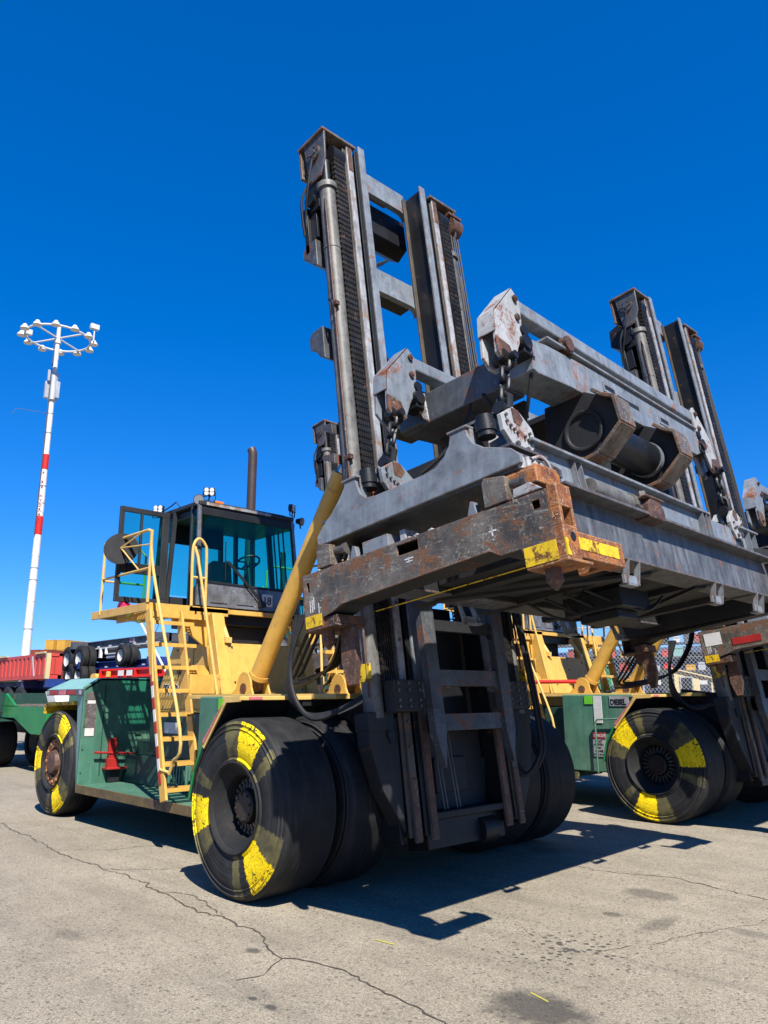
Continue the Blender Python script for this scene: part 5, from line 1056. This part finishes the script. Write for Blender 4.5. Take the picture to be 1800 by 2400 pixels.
b = MB(); b.tube([(px+.2, py-.3, 12.5), (px+.15, py-.26, 27.0)], .035, 6); b.tube([(px, py-.15, 21.0), (px-.2, py-2.2, 20.9), (px-.25, py-2.4, 20.5)], .018, 6); b.build('cable_conduit', 'greychassis', P, bev=0)

# ---------------------------------------------------------------- yard equipment on the left
def wheelset(parent, x, y, z, r, w, ax='y', dual=False, rimmat='whitesteel'):
    """plain road tyre whose axle runs along the given frame; x,y,z centre"""
    prof = [(r*.52, -w*.42), (r*.62, -w*.5), (r*.85, -w*.5), (r*.95, -w*.42), (r, -w*.3), (r, -w*.1), (r*.985, -w*.09), (r*.985, -w*.05), (r, -w*.04), (r, w*.04), (r*.985, w*.05), (r*.985, w*.09), (r, w*.1), (r, w*.3), (r*.95, w*.42), (r*.85, w*.5), (r*.62, w*.5), (r*.52, w*.42)]
    b = MB(Matrix.Translation((x, y, z)) @ AXM); b.lathe(prof, 40); t = b.build('tyre', 'tyre', parent, bev=0, loc=(x, y, z))
    b = MB(Matrix.Translation((x, y, z)) @ AXM); b.lathe([(r*.54, -w*.42), (r*.5, -w*.40), (r*.48, -w*.2), (r*.2, -w*.1), (0.001, -w*.12), (.001, .02), (r*.54, .02)], 32, closed=True); b.build('rim', rimmat, t, bev=0, loc=(x, y, z))
    return t
AXM = Matrix.Rotation(0, 4, 'Z')
# green flatbed machine at the far left
G = thing('flatbed_trailer', (-24, 7.2, 0), 'bright green heavy flatbed with plank deck and large black tyres at the left edge', 'flatbed trailer')
b = MB(); yg = 8.6
def gp(p): return p
b.prism([(-24.6, 1.36), (-22.5, 1.36), (-21.2, .98), (-20.2, .98), (-20.2, 1.66), (-24.6, 1.66)], 'y', 7.55, 7.62) 
b.cut(); b.prism([(-24.6, 1.36), (-22.5, 1.36), (-21.2, .98), (-20.2, .98), (-20.2, 1.66), (-24.6, 1.66)], 'y', 10.2, 10.27); b.each('side_frame', 'brightgreen', G)
b = MB(); b.prism([(7.62, 1.0), (10.2, 1.0), (10.2, 1.66), (7.62, 1.66)], 'x', -20.25, -20.2); b.prism([(-23.4, 1.68), (-22.5, 1.68), (-23.35, 2.02)], 'y', 7.55, 7.62); b.build('end_frame', 'brightgreen', G)
b = MB()
for i in range(12): b.box(-24.4, -20.2, 7.6+i*.22, 7.6+i*.22+.19, 1.665, 1.70+.012*(i % 3))
b.build('plank_deck', 'wood', G, bev=0)
b = MB(); b.box(-27.0, -23.4, 7.3, 9.9, 1.5, 2.02); b.build('cargo_box', 'darkgreen', G)
b = MB(); b.box(-23.45, -23.38, 7.25, 7.36, 1.35, 2.03); b.box(-27, -23.38, 7.25, 7.30, 2.0, 2.06); b.build('worn_post', 'hut', G)
b = MB(); b.prism([(-24.6, 1.34), (-22.9, 1.25), (-22.6, 1.28), (-22.9, 1.30), (-24.6, 1.40)], 'y', 7.2, 8.9); b.build('mudguard', 'darkgreen', G)
for (x, y) in ((-24.1, 7.75), (-23.0, 8.95), (-24.1, 8.95), (-25.4, 7.75)):
    wheelset(G, x, y, .66, .66, .62)
b = MB(); b.box(-27, -20.5, 8.4, 9.4, .9, 1.35); b.cyl((-21.4, 7.7, .95), (-20.6, 9.5, .95), .05); b.build('axle_frame', 'black', G)
# raised panels on planks
for i, yy in enumerate((8.35, 9.15)):
    b = MB(); b.prism([(-22.3, 1.74), (-21.7, 1.74), (-22.0, 2.06), (-22.6, 2.06)], 'y', yy, yy+.7)
    b.build('white_panel', 'white', G, bev=.01)

# corrugated shipping container
def container(name, c, ax, L, Wd, Ht, mat, label, group=None, rz=0, rx=0, stripes=None, n=16, cat='shipping container'):
    """c = centre of the base, long axis along local x"""
    m = Matrix.Translation(c) @ Matrix.Rotation(rz, 4, 'Z') @ Matrix.Rotation(rx, 4, 'Y')
    T = thing(name, tuple(c), label, cat, group)
    b = MB(m); hx, hy = L/2, Wd/2
    pts = []; st = L/n
    for i in range(n):
        x = -hx+.06+(L-.12)*i/n; s_ = (L-.12)/n
        pts += [(x, 0), (x+s_*.42, 0), (x+s_*.5, .035), (x+s_*.92, .035)]
    for s in (-1, 1):
        vs = [(p[0], s*(hy-p[1]), z) for z in (.12, Ht-.1) for p in pts]; k = len(pts)
        b.add(vs, [(i, i+1, i+1+k, i+k) for i in range(k-1)])
    b.box(-hx+.03, hx-.03, -hy+.05, hy-.05, .1, Ht-.04); b.build('side_panel', mat, T, bev=0)
    b = MB(m)
    for sx in (-1, 1):
        for sy in (-1, 1): b.box(sx*hx, sx*(hx-.12), sy*hy, sy*(hy-.12), 0, Ht)
    for sy in (-1, 1): b.box(-hx, hx, sy*hy, sy*(hy-.08), 0, .13); b.box(-hx, hx, sy*hy, sy*(hy-.08), Ht-.1, Ht)
    for sx in (-1, 1): b.box(sx*hx, sx*(hx-.08), -hy, hy, 0, .13); b.box(sx*hx, sx*(hx-.08), -hy, hy, Ht-.1, Ht)
    b.build('corner_frame', mat, T, bev=0)
    b = MB(m)
    for y in (-.8, -.35, .35, .8): b.cyl((hx+.03, y, .15), (hx+.03, y, Ht-.15), .02, n=6); b.cut()
    if Wd > 1: b.each('lock_rod', mat, T, bev=0)
    b = MB(m); b.box(hx-.02, hx+.012, -hy+.12, -.01, .15, Ht-.15); b.cut(); b.box(hx-.02, hx+.012, .01, hy-.12, .15, Ht-.15); b.each('container_door', mat, T, bev=0)
    return T, m
# open-top red container lying on a blue chassis
T, m = container('shipping_container', Vector((-31.4, 10.25, 2.52)), 'x', 8.6, .5, .86, 'pinkred', 'sun-faded red corrugated container section lying on a blue chassis at the left edge', None, 0, 0, n=20)
b = MB(m); b.add([(3.1, -.262, .1), (3.25, -.262, .1), (2.95, -.262, .8), (2.8, -.262, .8)], [(0, 1, 2, 3)]); b.build('white_stripe', 'white', T, bev=0)
b = MB(m); b.box(4.2, 4.32, -.29, -.15, 0, .86); b.box(3.2, 4.1, -.31, -.25, .86, .92); b.box(-.6, .3, -.31, -.25, .86, .92); b.build('tie_rail', 'hut', T, bev=0)
def far(pxs, z, dist, mat, lab):
    X = (pxs-900)/1790*dist; p = right*X+flat*dist
    container('shipping_container', Vector((p.x, p.y, z)), 'x', 12.2, 2.44, 2.55, mat, lab, 'shipping containers in the far yard', math.atan2(-flat.y, -flat.x)+R(-14), n=10)
ORD = ['bottom one', 'second from the ground', 'third from the ground', 'fourth from the ground', 'fifth from the ground', 'topmost']
for pxs, mt, nm, tint in ((128, 'contbrown', 'left', 'brown'), (150, 'contbrown', 'right', 'brown'), (159, 'contyellow', 'left', 'mustard'), (185, 'contyellow', 'right', 'mustard')):
    top = 6 if tint == 'mustard' else 5
    for k in range(top):
        far(pxs, .3+2.6*k+(.5 if top == 6 else 0), 195 if top == 5 else 205, mt, '%s container, %s in the %s %s column of the far stack' % (tint, ORD[k] if k < top-1 else 'topmost', nm, tint))
for k, (pxs, z) in enumerate(((92, 0), (92, 2.6), (92, 5.2), (92, 7.8), (108, 7.8))):
    far(pxs, z, 190, 'contred', 'dull red container %s beside the light mast' % (ORD[k] if k < 4 else 'topmost and to the right'))
for k, (pxs, z, d_) in enumerate(((20, 0, 170), (20, 2.6, 170), (20, 5.2, 170), (60, 7.8, 175))):
    far(pxs, z, d_, 'contgreen', 'pale green container %s left of the light mast, far away' % (ORD[k] if k < 3 else 'topmost'))
container('shipping_container', Vector((-41, 19.3, .6)), 'x', 6, 2.2, 2.44, 'contgreen', 'green container low down in front of the brown stack, behind the red one', None, 0.0)

def chassis(name, x0, y0, z, L, rz, mat, lab, h=.34, tyres=(), group='container chassis stacked behind the handlers', rimmat='whitesteel', tilt=0):
    m = Matrix.Translation((x0, y0, z)) @ Matrix.Rotation(rz, 4, 'Z') @ Matrix.Rotation(tilt, 4, 'Y')
    T = thing(name, (x0, y0, z), lab, 'container chassis', group)
    b = MB(m)
    for y in (-.5, .5): b.box(0, L, y-.05, y+.05, 0, h)
    for i in range(int(L/1.2)+1): b.box(i*1.2, i*1.2+.1, -.5, .5, .05, h-.05)
    for x in (0, L-.2): b.box(x, x+.2, -1.2, 1.2, .02, h)
    b.box(0, L, -.62, -.55, h-.03, h); b.box(0, L, -.62, -.55, 0, .03)
    b.build('frame', mat, T, bev=0)
    b = MB(m)
    for i in range(int(L/.5)): 
        if i % 2 == 0: b.box(i*.5, i*.5+.22, -.566, -.556, .05, .11)
    b.build('reflective_tape', 'whiteink', T, bev=0)
    b = MB(m)
    for i in range(3): b.box(1.0+i*1.5, 1.5+i*1.5, -.568, -.552, h*.5, h*.8)
    b.build('panel_plate', 'greychassis', T, bev=0)
    global AXM
    AXM = Matrix.Rotation(rz, 4, 'Z')
    for (x, y, zz_) in tyres:
        p = m @ Vector((x, y, zz_)); wheelset(T, p.x, p.y, p.z, .50, .27, rimmat='paper')
    b = MB(m)
    for (x, y, zz_) in tyres: b.box(x-.12, x+.12, -1.0, 1.0, zz_-.05, zz_+.05)
    if tyres: b.box(min(t[0] for t in tyres)-.5, max(t[0] for t in tyres)+.5, -.45, .45, -.28, 0); b.build('axle', 'black', T, bev=0)
    return T, m
T4 = lambda xs, z, ys=(-1.05, -.75, .75, 1.05): [(x, y, z) for x in xs for y in ys]
chassis('container_chassis', -35.0, 11.2, 2.22, 8, 0, 'blue', 'bright blue chassis under the left half of the red container', tyres=T4((1.6, 2.8, 4.0, 5.3), -.42), h=.29)
chassis('container_chassis', -29.6, 11.25, 2.20, 8.5, 0, 'purple', 'dark blue chassis with white tape squares, right of the bright blue one', h=.31)
T, m = chassis('container_chassis', -30.3, 13.2, 3.70, 6.6, 0, 'greychassis', 'grey chassis topmost of its stack with TAL in red letters', tyres=T4((-.4, .75), -.36), h=.30)
b = MB(m); b.box(3.75, 4.15, -.575, -.56, .12, .26); lb = b.build('red_name_plate', 'whiteink', T, bev=0)
text('TAL', .13, 'inkred', T, m @ Vector((3.78, -.58, .145)), (1, 0, 0), (0, 0, 1), 'lettering', .004, 1.1)
b = MB(m); b.box(1.5, 1.6, -.7, -.6, -.35, 0); b.box(2.0, 3.2, -.7, -.6, -.25, -.21); b.box(2.0, 2.06, -.7, -.6, -.25, 0); b.box(3.14, 3.2, -.7, -.6, -.25, 0); b.cyl((2.1, -.6, -.35), (3.1, -.6, -.33), .07); b.box(0.2, 6.4, -.66, -.62, -.01, .03); b.build('landing_gear', 'white', T, bev=0)
b = MB(m)
for y in (-1.05, -.75):
    p = m @ Vector((4.3, y, -.38)); wheelset(T, p.x, p.y, p.z, .40, .25, rimmat='paper')
chassis('container_chassis', -29.5, 13.2, 2.93, 5.8, 0, 'blue', 'blue chassis in the middle of the stack, under the grey one', tyres=T4((-.9, .0), -.24), h=.27)
chassis('container_chassis', -29.0, 13.2, 1.9, 5.4, 0, 'blue', 'blue chassis at the bottom of the stack, mostly hidden', tyres=T4((3.0, 4.2), -.9))
# bright red chassis end with placards just above the hood
T = thing('red_chassis', (-20.9, 9.9, 2.35), 'bright red chassis end with white placards above the nearest handler\'s hood', 'container chassis')
m = Matrix.Translation((-22.4, 9.8, 2.44)) @ Matrix.Rotation(R(8), 4, 'Z') @ Matrix.Diagonal((1.22, 1, 1, 1))
b = MB(m); b.box(0, 2.6, 0, .06, .0, .04); b.box(0, 2.6, 0, .06, .20, .26); b.box(0, 2.6, .06, .9, .0, .22)
for x in (0, .32, .78, 1.42, 2.0, 2.5): b.box(x, x+.05, -.03, .06, .0, .24)
b.build('frame', 'brightred', T, bev=.006)
b = MB(m)
for x in (.82, 1.16, 2.1): b.box(x, x+.22, -.045, -.032, .05, .20); b.cut()
b.each('placard', 'white', T, bev=0)
b = MB(m); b.cyl((-.15, -.1, .02), (-.15, .15, .02), .12, n=20); b.box(.42, .5, -.12, -.02, .02, .18); b.build('orange_hook', 'yellow', T, bev=.01)
b = MB(m); b.box(.3, 2.3, .1, .9, -2.4, 0); b.build('hidden_support', 'greychassis', T, bev=0)
# white stay pole with wires behind the platform
T = thing('white_stay', (-15.2, 7.95, 2.2), 'thin white stay rod with two wires rising behind the ladder', 'stay rod')
b = MB(); b.cyl((-14.9, 8.0, 2.3), (-15.6, 7.55, 3.6), .025, n=8); b.build('rod', 'white', T, bev=0)
b = MB(); b.cyl((-15.3, 7.75, 3.05), (-14.6, 8.15, 3.25), .006, n=5); b.cyl((-15.3, 7.75, 3.05), (-15.1, 7.9, 3.6), .006, n=5); b.build('wire', 'black', T, bev=0)

# ---------------------------------------------------------------- right background: fence, hut, crates, green container
def fence_mat():
    pass
FA, FB = Vector((-16.5, 24.6, 0)), Vector((-2.0, 31.5, 0))
T = thing('chain_link_fence', tuple(FA), 'galvanised chain-link fence behind the second handler', 'fence')
b = MB(); d = (FB-FA); L = d.length; d.normalize(); Ht = 4.3; st = .13
def fp(s, z): p = FA+d*s; return Vector((p.x, p.y, z))
s0 = -Ht
while s0 < L:
    for sg in (1, -1):
        a0, a1 = (s0, s0+Ht*.85) if sg > 0 else (s0+Ht*.85, s0)
        za, zb = .0, Ht
        c0, c1 = max(0, min(a0, a1)), min(L, max(a0, a1))
        if c1 > c0:
            f0 = (c0-a0)/(a1-a0); f1 = (c1-a0)/(a1-a0); b.bar(fp(c0, za+(zb-za)*f0), fp(c1, za+(zb-za)*f1), .008, .008, up=(0.6, -.8, .01))
    s0 += st
b.build('wire_mesh', 'galv', T, bev=0)
b = MB()
for i in range(int(L/3)+1): b.cyl(fp(i*3, 0), fp(i*3, Ht+.1), .035, n=10)
b.cyl(fp(0, Ht), fp(L, Ht), .025, n=8); b.build('post_and_rail', 'galv', T, bev=0)
# guard hut
hx, hy = -13.6, 27.9
T = thing('guard_hut', (hx, hy, 0), 'cream hut with a small window and sloping roof beyond the fence', 'hut')
m = Matrix.Translation((hx, hy, 0)) @ Matrix.Rotation(R(40), 4, 'Z')
b = MB(m); b.prism([(0, 0), (.9, 0), (.9, 2.55), (0, 2.8)], 'y', 0, 1.6); b.build('wall', 'hut', T)
b = MB(m); b.box(.22, .62, -.02, .0, 2.02, 2.5); w_ = b.build('window', 'black', T, bev=0)
b = MB(m); b.frame('y', (.18, .66, 1.98, 2.54), (.23, .61, 2.03, 2.49), -.04, -.01); b.build('frame', 'whitesteel', w_, bev=0)
b = MB(m); b.prism([(-.1, 2.82), (1.5, 2.42), (1.5, 2.47), (-.1, 2.87)], 'y', -.1, 1.7); b.box(1.3, 1.36, 0, .06, 0, 2.45); b.build('roof', 'hut', T)
# goods stacked in rows behind the fence
rnd = random.Random(5)
cols = ['contred', 'blue', 'white', 'paper', 'teal', 'brightred', 'galv', 'purple', 'black', 'pinkred', 'contyellow', 'greychassis']
names = {'contred': 'dark red', 'blue': 'deep blue', 'white': 'white', 'paper': 'off-white', 'teal': 'pale turquoise', 'brightred': 'bright red', 'galv': 'light grey', 'purple': 'navy', 'black': 'black', 'pinkred': 'faded red', 'contyellow': 'mustard', 'greychassis': 'dark grey'}
bdir = (FB-FA).normalized(); off = Vector((-bdir.y, bdir.x, 0))
rk = thing('storage_rack', tuple(FA+bdir*1.0+off*4), 'tall dark rack full of coloured crates beyond the chain-link fence', 'rack')
b = MB()
for k in range(9):
    p = FA+bdir*(-1.0+k*1.4)+off*4.2; b.box(p.x-.03, p.x+.03, p.y-.03, p.y+.03, 0, 4.1)
for z in (.6, 1.15, 1.7, 2.25, 2.8, 3.35, 3.9): b.bar(FA+bdir*-1+off*4.2+Vector((0, 0, z)), FA+bdir*10.5+off*4.2+Vector((0, 0, z)), .9, .05)
b.build('shelves', 'greychassis', rk, bev=0)
levels = ['bottom', 'second', 'third', 'fourth', 'fifth', 'top']
proto = {}
for li, z in enumerate((1.175, 1.725, 2.275, 2.825, 3.375, 3.925)):
    for k in range(26):
        if rnd.random() < .2: continue
        mt = rnd.choice(cols); w = rnd.uniform(.2, .38); h_ = rnd.uniform(.22, .42)
        p = FA+bdir*(-.8+k*.42)+off*(4.0+rnd.uniform(-.1, .2))
        mm = Matrix.Translation((p.x, p.y, z)) @ Matrix.Rotation(math.atan2(bdir.y, bdir.x)+rnd.uniform(-.1, .1), 4, 'Z')
        b = MB(mm); b.prism([(-w/2, 0), (w/2, 0), (w/2*1.1, h_*.8), (w/2*.9, h_), (-w/2*.9, h_), (-w/2*1.1, h_*.8)], 'y', -.15, .15); b.box(-w/2, w/2, -.17, .17, h_*.78, h_*.84)
        o = b.build('crate', mt, None, bev=0, off=Vector((p.x, p.y, z)), loc=(p.x, p.y, z)); o.location = (p.x, p.y, z)
        tag(o, '%s crate on the %s shelf of the rack beyond the fence' % (names[mt], levels[li]), 'crate', 'crates on the rack, %s, %s shelf' % (names[mt], levels[li]))
# green container with corrugated side seen under the second handler's cab
container('shipping_container', Vector((-19.5, 27.2, .6)), 'x', 6, 2.4, 2.5, 'brightgreen', 'bright green container seen through the second handler\'s ladder frame', None, R(10))
container('shipping_container', Vector((-24.0, 23.0, 1.2)), 'x', 8, 2.4, 2.5, 'darkgreen', 'dark green container under a white pipe stack, behind the second handler', None, R(25))
T = thing('distant_shed', (-30, 60, 0), 'long low dark-roofed shed on the horizon beyond the fence', 'shed')
b = MB(); b.box(-45, 10, 62, 70, 0, 5.2); b.build('wall', 'greychassis', T, bev=0)
b = MB(); b.prism([(61.5, 5.2), (70.5, 5.2), (66, 6.0)], 'x', -45.5, 10.5); b.build('roof', 'greychassis', T, bev=0)
container('shipping_container', Vector((-17, 60, 5.4)), 'x', 2.4, 2.2, 1.5, 'contyellow', 'small orange box standing on the roof of the distant shed', None, 0, n=6, cat='box')

# ---------------------------------------------------------------- every pigment is a little darker than its swatch: one common albedo factor
ALB = .66
for m_ in bpy.data.materials:
    if not m_.use_nodes: continue
    t_ = m_.node_tree; bs_ = t_.nodes.get('Principled BSDF')
    if bs_ is None: continue
    s_ = bs_.inputs['Base Color']; k_ = ALB*{'grey_painted_steel': .85, 'dirty_shaded_steel': .5, 'tyre_rubber': 1.3, 'tyre_rubber_with_yellow_paint': 1.45}.get(m_.name, 1)  # extra darkening of the underside steel stands for shade
    bs_.inputs['Specular IOR Level'].default_value = .2 if 'tyre' in m_.name or 'rubber' in m_.name else (.5 if 'lamp' in m_.name or 'glass' in m_.name or 'chrome' in m_.name else .32)
    if s_.is_linked:
        c_ = mixc(t_, 1., s_.links[0].from_socket, (k_, k_, k_, 1), 'MULTIPLY'); t_.links.new(c_, s_)
